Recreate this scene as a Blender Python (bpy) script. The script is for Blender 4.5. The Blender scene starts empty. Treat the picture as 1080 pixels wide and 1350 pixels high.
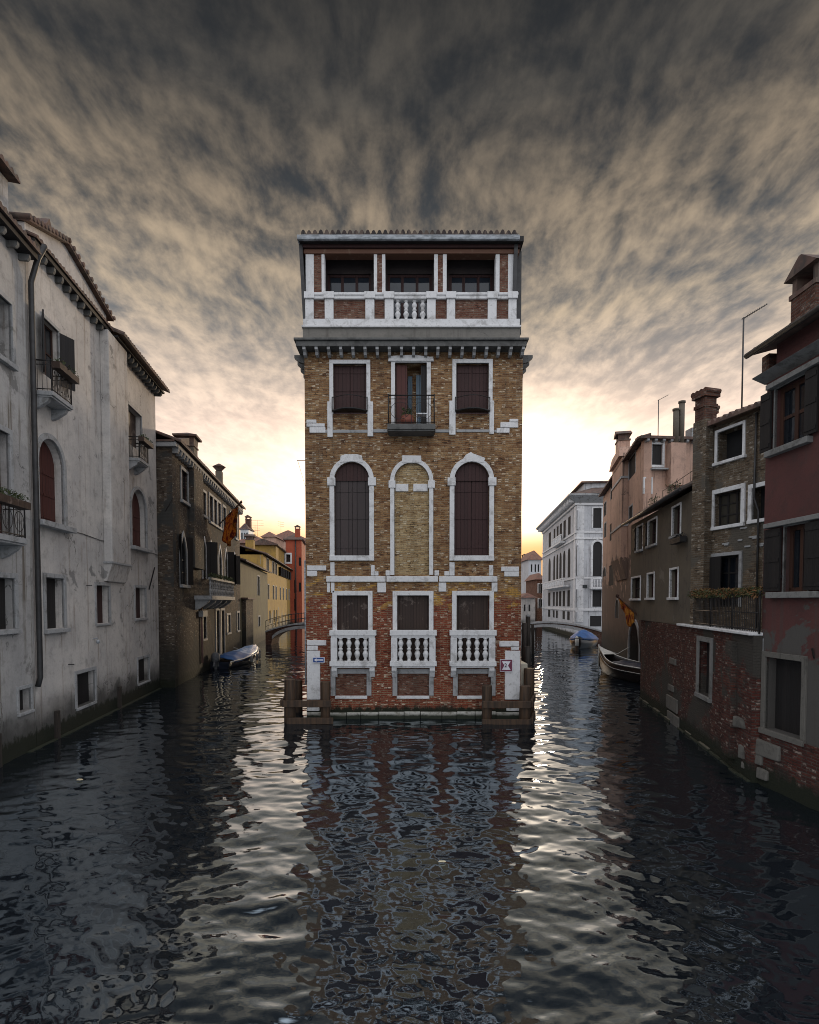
import bpy, math, random
import numpy as np
from mathutils import Vector, Matrix
R = math.radians
random.seed(7)
SC = bpy.context.scene
COL = SC.collection

# ------------------------------------------------------------------ camera
EYE, FPX, CPY, PITCH = 4.1, 720.0, 820.0, R(2.0)      # photo is 1080 x 1350
cam_d = bpy.data.cameras.new("camera")
cam_d.sensor_fit = 'HORIZONTAL'; cam_d.sensor_width = 24.0; cam_d.lens = 16.0
cam_d.shift_y = (CPY - 675.0) / 1080.0
cam_d.clip_start = 0.1; cam_d.clip_end = 3000
cam = bpy.data.objects.new("camera", cam_d); COL.objects.link(cam)
cam.location = (0, 0, EYE); cam.rotation_euler = (R(90) - PITCH, 0, 0)
SC.camera = cam

# ------------------------------------------------------------------ render / exposure
SC.render.engine = 'CYCLES'
SC.cycles.use_denoising = True; SC.cycles.filter_width = 1.0
SC.cycles.max_bounces = 6; SC.cycles.glossy_bounces = 3; SC.cycles.diffuse_bounces = 3
SC.cycles.sample_clamp_indirect = 6.0
SC.view_settings.view_transform = 'Standard'; SC.view_settings.look = 'None'
SC.view_settings.gamma = 1.0; SC.view_settings.exposure = 0.0
SC.view_settings.use_curve_mapping = False

# ------------------------------------------------------------------ node helper
class NT:
    def __init__(s, tree): s.t = tree; s.n = tree.nodes; s.l = tree.links
    def set(s, sock, v):
        if isinstance(v, bpy.types.NodeSocket): s.l.new(v, sock)
        else:
            if isinstance(v, (tuple, list)) and len(v) == 3 and sock.type == 'RGBA': v = (*v, 1)
            sock.default_value = v
    def node(s, typ, props=None, **ins):
        nd = s.n.new('ShaderNode' + typ)
        for k, v in (props or {}).items(): setattr(nd, k, v)
        for k, v in ins.items():
            key = int(k[1:]) if k[0] == 'i' and k[1:].isdigit() else k.replace('_', ' ')
            s.set(nd.inputs[key], v)
        return nd
    def math(s, op, a, b=0.0, c=0.0, clamp=False):
        nd = s.n.new('ShaderNodeMath'); nd.operation = op; nd.use_clamp = clamp
        s.set(nd.inputs[0], a); s.set(nd.inputs[1], b); s.set(nd.inputs[2], c)
        return nd.outputs[0]
    def vmath(s, op, a, b=(0, 0, 0)):
        nd = s.n.new('ShaderNodeVectorMath'); nd.operation = op
        s.set(nd.inputs[0], a); s.set(nd.inputs[1], b)
        return nd.outputs[0]
    def mix(s, f, a, b, mode='MIX'):
        nd = s.n.new('ShaderNodeMix'); nd.data_type = 'RGBA'; nd.blend_type = mode
        s.set(nd.inputs[0], f); s.set(nd.inputs[6], a); s.set(nd.inputs[7], b)
        return nd.outputs[2]
    def ramp(s, f, stops, interp='LINEAR'):
        nd = s.n.new('ShaderNodeValToRGB'); cr = nd.color_ramp; cr.interpolation = interp
        while len(cr.elements) < len(stops): cr.elements.new(0.5)
        for e, (p, c) in zip(cr.elements, stops):
            e.position = p; e.color = (*c, 1) if len(c) == 3 else c
        s.set(nd.inputs[0], f)
        return nd.outputs[0]
    def step(s, f, a, b):
        nd = s.n.new('ShaderNodeMapRange'); nd.interpolation_type = 'SMOOTHSTEP'
        s.set(nd.inputs[0], f); s.set(nd.inputs[1], a); s.set(nd.inputs[2], b)
        return nd.outputs[0]
    def noise(s, vec, scale, detail=4, rough=0.55, dist=0.0):
        nd = s.node('TexNoise', Vector=vec, Scale=scale, Detail=detail, Roughness=rough, Distortion=dist)
        return nd.outputs[0]
    def scalev(s, vec, xyz): return s.vmath('MULTIPLY', vec, xyz)
    def sep(s, vec):
        nd = s.n.new('ShaderNodeSeparateXYZ'); s.set(nd.inputs[0], vec); return nd.outputs
    def comb(s, x, y, z):
        nd = s.n.new('ShaderNodeCombineXYZ'); s.set(nd.inputs[0], x); s.set(nd.inputs[1], y); s.set(nd.inputs[2], z)
        return nd.outputs[0]

# ------------------------------------------------------------------ sky
SUN_AZ, SUN_EL = R(13.0), R(6.5)            # azimuth to the right of +Y
world = bpy.data.worlds.new("World"); SC.world = world; world.use_nodes = True
w = NT(world.node_tree); w.n.clear()
gen = w.node('TexCoord').outputs['Generated']
dirv = w.vmath('NORMALIZE', gen)
dx, dy, dz = w.sep(dirv)
el = w.math('MAXIMUM', dz, 0.0)
# clouds live on a flat layer overhead, seen in true perspective
den = w.math('ADD', el, 0.10)
cl = w.comb(w.math('DIVIDE', dx, den), w.math('DIVIDE', dy, den), 0.0)
clw = w.vmath('ADD', cl, w.scalev(w.node('TexNoise', Vector=cl, Scale=1.3, Detail=3.0).outputs[1], (0.20, 0.30, 0)))
n_big = w.noise(w.scalev(clw, (1.5, 1.0, 1)), 1.7, 5, 0.52)
n_mid = w.noise(w.scalev(clw, (5.8, 3.3, 1)), 1.7, 8, 0.64)
n_cell = w.noise(w.scalev(clw, (13.0, 6.5, 1)), 1.7, 5, 0.55)
cover = w.math('ADD', w.math('MULTIPLY', n_big, 0.32), w.math('ADD', w.math('MULTIPLY', n_mid, 0.40), w.math('MULTIPLY', n_cell, 0.28)))
lightf = w.step(cover, 0.37, 0.66)
# colour of the shaded and of the lit cloud against height
dark = w.ramp(el, [(0.0, (0.75, 0.50, 0.30)), (0.12, (1.1, 0.79, 0.56)), (0.24, (0.98, 0.78, 0.66)), (0.34, (0.50, 0.43, 0.38)), (0.43, (0.165, 0.172, 0.182)), (0.54, (0.060, 0.067, 0.075)), (0.64, (0.036, 0.039, 0.043)), (0.74, (0.022, 0.024, 0.027))])
lit = w.ramp(el, [(0.0, (1.1, 0.68, 0.28)), (0.10, (1.3, 0.92, 0.60)), (0.22, (1.4, 1.08, 0.90)), (0.33, (1.05, 0.83, 0.66)), (0.45, (0.64, 0.505, 0.36)), (0.57, (0.36, 0.285, 0.205)), (0.66, (0.115, 0.103, 0.088)), (0.75, (0.055, 0.052, 0.048))])
veil = w.mix(lightf, dark, lit)
# glow where the sun stands behind the thin low cloud
gdir = (math.sin(R(5)) * math.cos(R(9.5)), math.cos(R(5)) * math.cos(R(9.5)), math.sin(R(9.5)))
gd = w.node('VectorMath', {'operation': 'DOT_PRODUCT'}, i0=dirv, i1=gdir).outputs[1]
glow = w.math('POWER', w.math('MAXIMUM', gd, 0.0), 46.0)
glow2 = w.math('POWER', w.math('MAXIMUM', gd, 0.0), 14.0)
low = w.math('MULTIPLY', w.step(el, 0.42, 0.12), w.step(el, 0.05, 0.17))
g1 = w.mix(w.math('MULTIPLY', w.math('MULTIPLY', glow, low), 1.0), veil, (7.0, 5.4, 3.9))
sun_add = w.mix(w.math('MULTIPLY', w.math('MULTIPLY', glow2, low), 0.42), g1, (3.0, 1.9, 1.25))
# thin orange band just above the roofs
band = w.math('MULTIPLY', w.step(el, 0.17, 0.09), w.step(dy, 0.6, 0.95))
front = w.mix(w.math('MULTIPLY', band, 0.85), sun_add, (1.15, 0.56, 0.14))
# unseen sky overhead and behind the bridge: added cool brightness lights facade and water
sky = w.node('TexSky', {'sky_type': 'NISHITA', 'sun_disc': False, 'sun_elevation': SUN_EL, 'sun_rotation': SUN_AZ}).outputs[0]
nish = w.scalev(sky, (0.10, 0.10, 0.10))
fill_c = w.mix(0.12, w.mix(w.step(n_big, 0.35, 0.65), (1.18, 1.22, 1.33), (1.60, 1.63, 1.71)), nish)
fillf = w.math('MAXIMUM', w.step(dy, 0.60, 0.0), w.step(dz, 0.745, 0.85))
allsky = w.mix(fillf, front, fill_c)
below = w.step(dz, 0.0, -0.02)
allsky = w.mix(below, allsky, (0.02, 0.02, 0.022))
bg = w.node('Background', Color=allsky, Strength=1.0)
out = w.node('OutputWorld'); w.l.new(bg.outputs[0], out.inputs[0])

# ------------------------------------------------------------------ sun, low behind the house, veiled
sun_d = bpy.data.lights.new("sun", 'SUN'); sun_d.energy = 1.3; sun_d.angle = R(4.0); sun_d.color = (1.0, 0.78, 0.52)
sun = bpy.data.objects.new("sun", sun_d); COL.objects.link(sun)
sv = Vector((math.sin(SUN_AZ) * math.cos(SUN_EL), math.cos(SUN_AZ) * math.cos(SUN_EL), math.sin(SUN_EL)))
sun.rotation_euler = (-sv).to_track_quat('-Z', 'Y').to_euler()

# ------------------------------------------------------------------ surveying: photo pixel -> point on a known plane
def ray(px, py):
    a = (px - 540) / FPX; b = (CPY - py) / FPX
    return np.array([a, math.cos(PITCH) + b * math.sin(PITCH), b * math.cos(PITCH) - math.sin(PITCH)])
def ground(px, py, z=0.0):
    r = ray(px, py); t = (z - EYE) / r[2]
    return Vector((r[0] * t, r[1] * t, z))
def at(px, py, Y):
    r = ray(px, py); t = Y / r[1]
    return Vector((r[0] * t, Y, r[2] * t + EYE))

# ------------------------------------------------------------------ mesh builder
class MB:
    def __init__(s): s.v = []; s.f = []; s.smooth = set()
    def add(s, vs, fs, smooth=False):
        o = len(s.v); s.v += [tuple(p) for p in vs]
        for f in fs:
            if smooth: s.smooth.add(len(s.f))
            s.f.append(tuple(i + o for i in f))
        return s
    def box(s, x0, x1, y0, y1, z0, z1):
        if x0 > x1: x0, x1 = x1, x0
        if y0 > y1: y0, y1 = y1, y0
        if z0 > z1: z0, z1 = z1, z0
        vs = [(x0, y0, z0), (x1, y0, z0), (x1, y1, z0), (x0, y1, z0), (x0, y0, z1), (x1, y0, z1), (x1, y1, z1), (x0, y1, z1)]
        return s.add(vs, [(0, 3, 2, 1), (4, 5, 6, 7), (0, 1, 5, 4), (1, 2, 6, 5), (2, 3, 7, 6), (3, 0, 4, 7)])
    def quad(s, a, b, c, d): return s.add([a, b, c, d], [(0, 1, 2, 3)])
    def prism(s, poly, y0, y1):
        """poly: list of (u, z) counter-clockwise seen from the front (-y)."""
        n = len(poly)
        vs = [(u, y0, z) for u, z in poly] + [(u, y1, z) for u, z in poly]
        fs = [tuple(range(n)), tuple(range(2 * n - 1, n - 1, -1))]
        for i in range(n):
            j = (i + 1) % n; fs.append((i, i + n, j + n, j))
        return s.add(vs, fs)
    def hull(s, a, b):
        """two matching rings of points joined into a closed solid"""
        n = len(a)
        fs = [tuple(range(n))[::-1], tuple(range(n, 2 * n))]
        for i in range(n):
            j = (i + 1) % n; fs.append((i, j, j + n, i + n))
        return s.add(list(a) + list(b), fs)
    def tube(s, pts, r, n=8, r1=None, caps=True):
        pts = [Vector(p) for p in pts]; m = len(pts); vs = []; fs = []
        r1 = r if r1 is None else r1
        up0 = None
        for i, p in enumerate(pts):
            t = (pts[min(i + 1, m - 1)] - pts[max(i - 1, 0)]).normalized()
            ref = up0 if up0 is not None else (Vector((0, 0, 1)) if abs(t.z) < 0.9 else Vector((1, 0, 0)))
            a = t.cross(ref)
            if a.length < 1e-5: a = t.cross(Vector((0.3, 1, 0.2)))
            a.normalize(); b = a.cross(t).normalized(); up0 = b
            rr = r + (r1 - r) * i / max(1, m - 1)
            for k in range(n):
                an = 2 * math.pi * k / n
                vs.append(p + a * (math.cos(an) * rr) + b * (math.sin(an) * rr))
        for i in range(m - 1):
            for k in range(n):
                l = (k + 1) % n
                fs.append((i * n + k, i * n + l, (i + 1) * n + l, (i + 1) * n + k))
        s.add(vs, fs, smooth=n > 5)
        if caps:
            o = len(s.v) - len(vs)
            s.f.append(tuple(o + k for k in range(n))[::-1]); s.f.append(tuple(o + (m - 1) * n + k for k in range(n)))
        return s
    def lathe(s, cx, cy, prof, n=12, z0=0.0):
        vs = []; fs = []; m = len(prof)
        for r, z in prof:
            for k in range(n):
                a = 2 * math.pi * k / n
                vs.append((cx + r * math.cos(a), cy + r * math.sin(a), z0 + z))
        for i in range(m - 1):
            for k in range(n):
                l = (k + 1) % n
                fs.append((i * n + k, i * n + l, (i + 1) * n + l, (i + 1) * n + k))
        s.add(vs, fs, smooth=True)
        o = len(s.v) - len(vs)
        s.f.append(tuple(o + k for k in range(n))[::-1]); s.f.append(tuple(o + (m - 1) * n + k for k in range(n)))
        return s
    def build(s, name, mat, parent=None, M=None, bevel=0.0):
        me = bpy.data.meshes.new(name); me.from_pydata(s.v, [], s.f); me.update()
        if s.smooth:
            fl = [i in s.smooth for i in range(len(s.f))]
            me.polygons.foreach_set('use_smooth', fl)
        me.materials.append(mat)
        o = bpy.data.objects.new(name, me); COL.objects.link(o)
        if parent is not None: o.parent = parent
        if M is not None: o.matrix_local = M
        if bevel > 0:
            b = o.modifiers.new('bevel', 'BEVEL'); b.width = bevel; b.segments = 2; b.limit_method = 'ANGLE'; b.angle_limit = R(40)
        return o

def tag(o, label=None, cat=None, group=None, kind=None):
    if label: o['label'] = label
    if cat: o['category'] = cat
    if group: o['group'] = group
    if kind: o['kind'] = kind
    return o
def empty(name, label, cat, loc=(0, 0, 0), rz=0.0, group=None):
    o = bpy.data.objects.new(name, None); COL.objects.link(o)
    o.location = loc; o.rotation_euler = (0, 0, rz); o.empty_display_size = 0.3
    return tag(o, label, cat, group)
def copy_tree(o, parent=None):
    c = o.copy(); COL.objects.link(c)
    if parent is not None: c.parent = parent
    for ch in list(o.children): copy_tree(ch, c)
    return c

# ------------------------------------------------------------------ materials
def new_mat(name):
    m = bpy.data.materials.new(name); m.use_nodes = True
    t = NT(m.node_tree); t.n.clear()
    o = t.node('OutputMaterial'); b = t.node('BsdfPrincipled'); t.l.new(b.outputs[0], o.inputs[0])
    co = t.node('TexCoord').outputs['Object']
    return m, t, b, co
def bump(t, b, h, strength=0.4, dist=0.02):
    nd = t.node('Bump', Strength=strength, Distance=dist, Height=h); t.l.new(nd.outputs[0], b.inputs['Normal'])
def plain(name, c1, c2=None, rough=0.6, scale=3.0, metal=0.0, bmp=0.15, stretch=(1, 1, 1), spec=0.4):
    m, t, b, co = new_mat(name)
    c2 = c2 or tuple(x * 0.6 for x in c1)
    v = t.scalev(co, stretch)
    n = t.noise(v, scale, 6, 0.6)
    t.set(b.inputs['Base Color'], t.mix(t.step(n, 0.35, 0.68), c1, c2))
    t.set(b.inputs['Roughness'], t.math('ADD', rough - 0.1, t.math('MULTIPLY', n, 0.2)))
    b.inputs['Metallic'].default_value = metal; b.inputs['Specular IOR Level'].default_value = spec
    if bmp: bump(t, b, t.noise(v, scale * 6, 5, 0.6), bmp)
    return m
def plaster(name, c1, c2, c3, streak=(0.06, 0.05, 0.045), samt=0.5, damp=(0.035, 0.035, 0.03), damp_h=1.0, patch=None, pth=(0.58, 0.62), pz=None, rough=0.85, crack=0.0):
    m, t, b, co = new_mat(name)
    x, y, z = t.sep(co)
    n1 = t.noise(co, 0.45, 8, 0.62, 0.3); n2 = t.noise(co, 2.6, 8, 0.65); n3 = t.noise(co, 14.0, 6, 0.7)
    c = t.mix(t.step(n1, 0.36, 0.64), c1, c2)
    c = t.mix(t.math('MULTIPLY', t.step(n2, 0.48, 0.72), 0.7), c, c3)
    c = t.mix(t.math('MULTIPLY', t.step(n3, 0.45, 0.75), 0.25), c, t.mix(0.5, c3, (0.02, 0.02, 0.02)))
    # bare patches where the render has come off
    if patch:
        pn = t.math('ADD', t.math('MULTIPLY', t.noise(co, 0.55, 7, 0.6, 0.4), 0.8), t.math('MULTIPLY', n2, 0.2))
        if pz is not None:
            pn = t.math('ADD', pn, t.math('MULTIPLY', t.math('SUBTRACT', pz[0], z), pz[1]))
        c = t.mix(t.step(pn, pth[0], pth[1]), c, patch)
    vo = t.node('TexVoronoi', {'feature': 'DISTANCE_TO_EDGE'}, Vector=t.vmath('ADD', t.scalev(co, (0.8, 0.8, 0.55)), t.scalev(t.node('TexNoise', Vector=co, Scale=3.0, Detail=5.0).outputs[1], (0.45, 0.45, 0.45))), Scale=0.8).outputs[0]
    cr = t.math('MULTIPLY', t.step(vo, 0.012, 0.003), t.step(n1, 0.5, 0.62))
    c = t.mix(t.math('MULTIPLY', cr, 0.7), c, (0.04, 0.037, 0.034))
    # rain streaks
    sn = t.noise(t.scalev(co, (5.5, 5.5, 0.16)), 1.0, 5, 0.6)
    sm = t.math('MULTIPLY', t.step(sn, 0.53, 0.66), t.step(t.noise(co, 0.7, 3), 0.36, 0.54))
    c = t.mix(t.math('MULTIPLY', sm, samt), c, streak)
    # tide line of algae
    dn = t.math('ADD', z, t.math('MULTIPLY', t.math('SUBTRACT', t.noise(co, 1.3, 7, 0.65), 0.5), 1.6))
    if damp_h > 0:
        c = t.mix(t.math('MULTIPLY', t.step(dn, damp_h, damp_h * 0.35), 0.9), c, damp)
        wn_ = t.math('ADD', z, t.math('MULTIPLY', t.math('SUBTRACT', t.noise(t.scalev(co, (1, 1, 0.5)), 5.0, 8, 0.75), 0.5), 0.9))
        c = t.mix(t.step(wn_, 0.58, 0.40), c, (0.016, 0.018, 0.011))
    t.set(b.inputs['Base Color'], c); b.inputs['Roughness'].default_value = rough; b.inputs['Specular IOR Level'].default_value = 0.25
    h = t.math('ADD', t.math('MULTIPLY', n2, 0.6), t.math('MULTIPLY', n3, 0.5))
    bump(t, b, h, 0.5, 0.03)
    return m
def brick(name, tones, mortar, bw=0.25, bh=0.066, low=None, low_z=4.4, salt=0.3, salt_c=(0.62, 0.56, 0.47), ochre=None, damp_h=0.9, cover=None, cth=(0.5, 0.56), soot=0.5, ms=0.012):
    """tones: colour stops picked per brick; low: stops used below low_z"""
    m, t, b, co = new_mat(name)
    x, y, z = t.sep(co)
    x = t.math('ADD', x, y)            # runs on round the corner along side walls
    wob = t.math('MULTIPLY', t.math('SUBTRACT', t.noise(co, 1.7, 3), 0.5), 0.05)
    v = t.comb(t.math('ADD', x, wob), t.math('ADD', z, wob), 0.0)
    bt = t.node('TexBrick', {'offset': 0.5}, Vector=v, Color1=(0, 0, 0), Color2=(1, 1, 1), Mortar=(0.5, 0.5, 0.5), Scale=1.0, Mortar_Size=ms, Mortar_Smooth=0.3, Bias=0.0, Brick_Width=bw, Row_Height=bh)
    rnd = bt.outputs[0]; mor = bt.outputs[1]
    n_p = t.noise(co, 0.8, 7, 0.62, 0.4); n_s = t.noise(t.scalev(co, (3, 3, 9)), 2.2, 5, 0.7); n_f = t.noise(co, 22.0, 5, 0.7)
    n_q = t.noise(t.scalev(co, (1, 1, 1.8)), 3.4, 5, 0.65, 0.4)
    sel = t.math('ADD', t.math('MULTIPLY', rnd, 0.40), t.math('SUBTRACT', t.math('ADD', t.math('MULTIPLY', n_p, 0.55), t.math('MULTIPLY', n_q, 0.55)), 0.25))
    k = len(tones)
    c = t.ramp(sel, [(0.12 + 0.76 * i / max(1, k - 1), tones[i]) for i in range(k)])
    if low:
        k = len(low)
        cl_ = t.ramp(sel, [(0.12 + 0.76 * i / max(1, k - 1), low[i]) for i in range(k)])
        zz = t.math('ADD', z, t.math('MULTIPLY', t.math('SUBTRACT', n_p, 0.5), 1.6))
        c = t.mix(t.step(zz, low_z + 0.35, low_z - 0.25), c, cl_)
    if ochre:
        # remains of yellow limewash in a belt
        on = t.math('MULTIPLY', t.step(t.noise(t.scalev(co, (1, 1, 2.2)), 1.6, 6, 0.6, 0.5), 0.50, 0.60), t.math('MULTIPLY', t.step(z, ochre[1] - 0.5, ochre[1]), t.step(z, ochre[2] + 0.1, ochre[2] - 0.1)))
        c = t.mix(on, c, ochre[0])
    mm = t.math('MULTIPLY', mor, t.math('ADD', 0.35, t.math('MULTIPLY', t.step(n_q, 0.40, 0.60), 0.6)))
    c = t.mix(mm, c, mortar)
    c = t.mix(t.math('MULTIPLY', t.math('MULTIPLY', mor, t.step(n_q, 0.48, 0.36)), 0.85), c, (0.02, 0.015, 0.012))
    # salts bleaching single bricks
    wn = t.node('TexWhiteNoise', {'noise_dimensions': '2D'}, Vector=t.comb(t.math('FLOOR', t.math('DIVIDE', x, bw * 0.5)), t.math('FLOOR', t.math('DIVIDE', t.math('ADD', z, wob), bh)), 0.0)).outputs[0]
    sm = t.math('MULTIPLY', t.math('MULTIPLY', t.step(wn, 0.80, 0.86), t.step(n_s, 0.42, 0.62)), t.math('SUBTRACT', 1.0, mor))
    c = t.mix(t.math('MULTIPLY', sm, salt), c, salt_c)
    c = t.mix(t.math('MULTIPLY', t.step(n_f, 0.5, 0.68), 0.6), c, (0.025, 0.018, 0.015))
    # soot and rain stains
    sn = t.noise(t.scalev(co, (2.2, 2.2, 0.28)), 1.0, 7, 0.65)
    c = t.mix(t.math('MULTIPLY', t.step(sn, 0.48, 0.70), soot), c, (0.028, 0.022, 0.02))
    if cover:
        cn = t.noise(co, 0.42, 9, 0.62, 0.4)
        cm = t.step(cn, cth[0], cth[1])
        c = t.mix(cm, c, t.mix(n_p, cover, tuple(q * 0.55 for q in cover)))
    dn = t.math('ADD', z, t.math('MULTIPLY', t.math('SUBTRACT', t.noise(co, 1.5, 7, 0.65), 0.5), 1.3))
    if damp_h > 0:
        c = t.mix(t.math('MULTIPLY', t.step(dn, damp_h, damp_h * 0.3), 0.9), c, (0.022, 0.022, 0.018))
        wn_ = t.math('ADD', z, t.math('MULTIPLY', t.math('SUBTRACT', t.noise(t.scalev(co, (1, 1, 0.5)), 5.0, 8, 0.75), 0.5), 0.9))
        c = t.mix(t.step(wn_, 0.46, 0.30), c, (0.016, 0.018, 0.011))
    t.set(b.inputs['Base Color'], c); b.inputs['Roughness'].default_value = 0.88; b.inputs['Specular IOR Level'].default_value = 0.2
    h = t.math('ADD', t.math('MULTIPLY', t.math('SUBTRACT', 1.0, mor), 0.6), t.math('ADD', t.math('MULTIPLY', rnd, 0.35), t.math('MULTIPLY', n_f, 0.4)))
    bump(t, b, h, 0.75, 0.03)
    return m
def stone(name, c=(0.70, 0.69, 0.685), dirt=(0.15, 0.135, 0.115), amt=0.5, th=(0.50, 0.68), tide=None):
    m, t, b, co = new_mat(name)
    n1 = t.noise(co, 2.6, 8, 0.68, 0.4); n2 = t.noise(t.scalev(co, (9, 9, 1.2)), 1.0, 6, 0.6); n3 = t.noise(co, 30, 4, 0.6)
    k = t.mix(t.noise(co, 6.0, 4), c, tuple(q * 0.78 for q in c))
    k = t.mix(t.math('MULTIPLY', t.step(n1, th[0], th[1]), amt), k, dirt)
    k = t.mix(t.math('MULTIPLY', t.step(n2, 0.56, 0.78), amt * 0.7), k, tuple(q * 0.7 for q in dirt))
    n4 = t.noise(co, 13.0, 6, 0.7)
    k = t.mix(t.math('MULTIPLY', t.step(n4, 0.56, 0.68), amt * 0.7), k, dirt)
    if tide:
        zz = t.math('ADD', t.sep(co)[2], t.math('MULTIPLY', t.math('SUBTRACT', n1, 0.5), tide * 1.2))
        k = t.mix(t.step(zz, tide, tide * 0.45), k, (0.020, 0.024, 0.014))
    t.set(b.inputs['Base Color'], k); b.inputs['Roughness'].default_value = 0.75; b.inputs['Specular IOR Level'].default_value = 0.3
    bump(t, b, t.math('ADD', n1, t.math('MULTIPLY', n3, 0.5)), 0.35, 0.02)
    return m
def planks(name, c1, c2, pw=0.14, vert=True, rough=0.6, worn=0.0, worn_c=(0.2, 0.17, 0.14)):
    m, t, b, co = new_mat(name)
    x, y, z = t.sep(co)
    a = x if vert else z
    cell = t.math('FLOOR', t.math('DIVIDE', a, pw))
    fr = t.math('FRACT', t.math('DIVIDE', a, pw))
    groove = t.step(t.math('ABSOLUTE', t.math('SUBTRACT', fr, 0.5)), 0.44, 0.49)
    rn = t.node('TexWhiteNoise', {'noise_dimensions': '1D'}, W=cell).outputs[0]
    g = t.noise(t.scalev(co, (22, 22, 1.2) if vert else (1.2, 22, 22)), 1.0, 5, 0.6)
    c = t.mix(t.math('ADD', t.math('MULTIPLY', rn, 0.5), t.math('MULTIPLY', g, 0.5)), c1, c2)
    if worn:
        c = t.mix(t.math('MULTIPLY', t.step(t.noise(co, 3.0, 8, 0.7), 0.55, 0.66), worn), c, worn_c)
    c = t.mix(t.math('MULTIPLY', groove, 0.85), c, (0.008, 0.006, 0.006))
    t.set(b.inputs['Base Color'], c); b.inputs['Roughness'].default_value = rough; b.inputs['Specular IOR Level'].default_value = 0.3
    bump(t, b, t.math('SUBTRACT', t.math('MULTIPLY', g, 0.4), groove), 0.5, 0.015)
    return m
def tile_mat(name, c1=(0.11, 0.06, 0.045), c2=(0.045, 0.035, 0.03)):
    m, t, b, co = new_mat(name)
    n = t.noise(co, 2.4, 7, 0.65); n2 = t.noise(t.scalev(co, (4.5, 2.2, 1)), 1.0, 2, 0.5)
    c = t.mix(t.step(n, 0.38, 0.66), c1, c2); c = t.mix(t.math('MULTIPLY', t.step(n2, 0.5, 0.6), 0.5), c, (0.14, 0.10, 0.075))
    t.set(b.inputs['Base Color'], c); b.inputs['Roughness'].default_value = 0.85
    bump(t, b, n, 0.3)
    return m
def glass_mat(name, c=(0.012, 0.015, 0.02), rough=0.06):
    m, t, b, co = new_mat(name)
    n = t.noise(co, 1.2, 3)
    t.set(b.inputs['Base Color'], t.mix(n, c, tuple(q * 0.5 for q in c)))
    b.inputs['Roughness'].default_value = rough; b.inputs['IOR'].default_value = 1.5
    bump(t, b, t.noise(co, 1.6, 2), 0.06, 0.05)
    return m

BRICK_TETTA = brick('brick_of_the_tower', [(0.05, 0.025, 0.015), (0.145, 0.066, 0.030), (0.225, 0.118, 0.052), (0.32, 0.185, 0.085), (0.48, 0.35, 0.20)], (0.26, 0.195, 0.125),
                    low=[(0.05, 0.014, 0.010), (0.15, 0.034, 0.018), (0.23, 0.055, 0.026), (0.17, 0.04, 0.022), (0.32, 0.12, 0.06)], low_z=4.35, salt=0.9, salt_c=(0.66, 0.56, 0.42), ochre=((0.46, 0.25, 0.055), 4.15, 5.0), damp_h=0.5, soot=0.38)
BRICK_PALE = brick('pale_infill_brick', [(0.13, 0.07, 0.035), (0.28, 0.18, 0.085), (0.40, 0.28, 0.14), (0.52, 0.40, 0.24)], (0.34, 0.27, 0.17), salt=0.8, salt_c=(0.62, 0.54, 0.40), damp_h=-5, soot=0.2)
BRICK_RED = brick('red_garden_brick', [(0.022, 0.009, 0.008), (0.055, 0.017, 0.013), (0.085, 0.024, 0.017), (0.12, 0.05, 0.035)], (0.075, 0.06, 0.05), salt=0.35, cover=(0.062, 0.055, 0.047), cth=(0.53, 0.58), damp_h=0.7, soot=0.5)
BRICK_GREY = brick('weathered_brick', [(0.045, 0.032, 0.024), (0.10, 0.07, 0.045), (0.14, 0.10, 0.065), (0.22, 0.18, 0.13)], (0.16, 0.14, 0.11), salt=0.5, cover=(0.12, 0.105, 0.085), cth=(0.53, 0.58), soot=0.5)
BRICK_GOTHIC = brick('old_brown_brick', [(0.036, 0.025, 0.019), (0.075, 0.052, 0.037), (0.105, 0.078, 0.055), (0.17, 0.135, 0.095)], (0.11, 0.095, 0.078), salt=0.5, cover=(0.072, 0.069, 0.064), cth=(0.51, 0.56), damp_h=3.0, soot=0.6)
BRICK_DARK = brick('chimney_brick', [(0.05, 0.022, 0.016), (0.10, 0.04, 0.026), (0.15, 0.07, 0.045)], (0.10, 0.08, 0.065), salt=0.25, damp_h=-5)
BRICK_PANEL = brick('infill_brick', [(0.075, 0.028, 0.02), (0.13, 0.05, 0.032), (0.16, 0.075, 0.05), (0.24, 0.15, 0.10)], (0.16, 0.12, 0.09), salt=0.35, damp_h=-5, soot=0.3)
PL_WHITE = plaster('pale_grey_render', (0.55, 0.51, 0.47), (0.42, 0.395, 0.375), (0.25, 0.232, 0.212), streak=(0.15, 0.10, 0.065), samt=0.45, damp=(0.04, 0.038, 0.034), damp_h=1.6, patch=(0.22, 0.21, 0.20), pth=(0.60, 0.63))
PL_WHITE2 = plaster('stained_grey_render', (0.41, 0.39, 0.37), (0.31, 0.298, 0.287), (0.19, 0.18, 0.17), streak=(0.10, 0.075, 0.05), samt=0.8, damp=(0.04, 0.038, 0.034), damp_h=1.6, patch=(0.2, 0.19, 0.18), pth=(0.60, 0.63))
PL_RED = plaster('faded_red_render', (0.098, 0.038, 0.034), (0.078, 0.033, 0.030), (0.055, 0.033, 0.030), samt=0.4, patch=(0.072, 0.066, 0.060), pth=(0.50, 0.52), pz=(3.4, 0.13), damp_h=1.0)
PL_OLIVE = plaster('olive_brown_render', (0.135, 0.112, 0.082), (0.105, 0.088, 0.068), (0.085, 0.072, 0.058), samt=0.45, patch=(0.16, 0.14, 0.115), pth=(0.6, 0.64), damp_h=-5)
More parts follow.
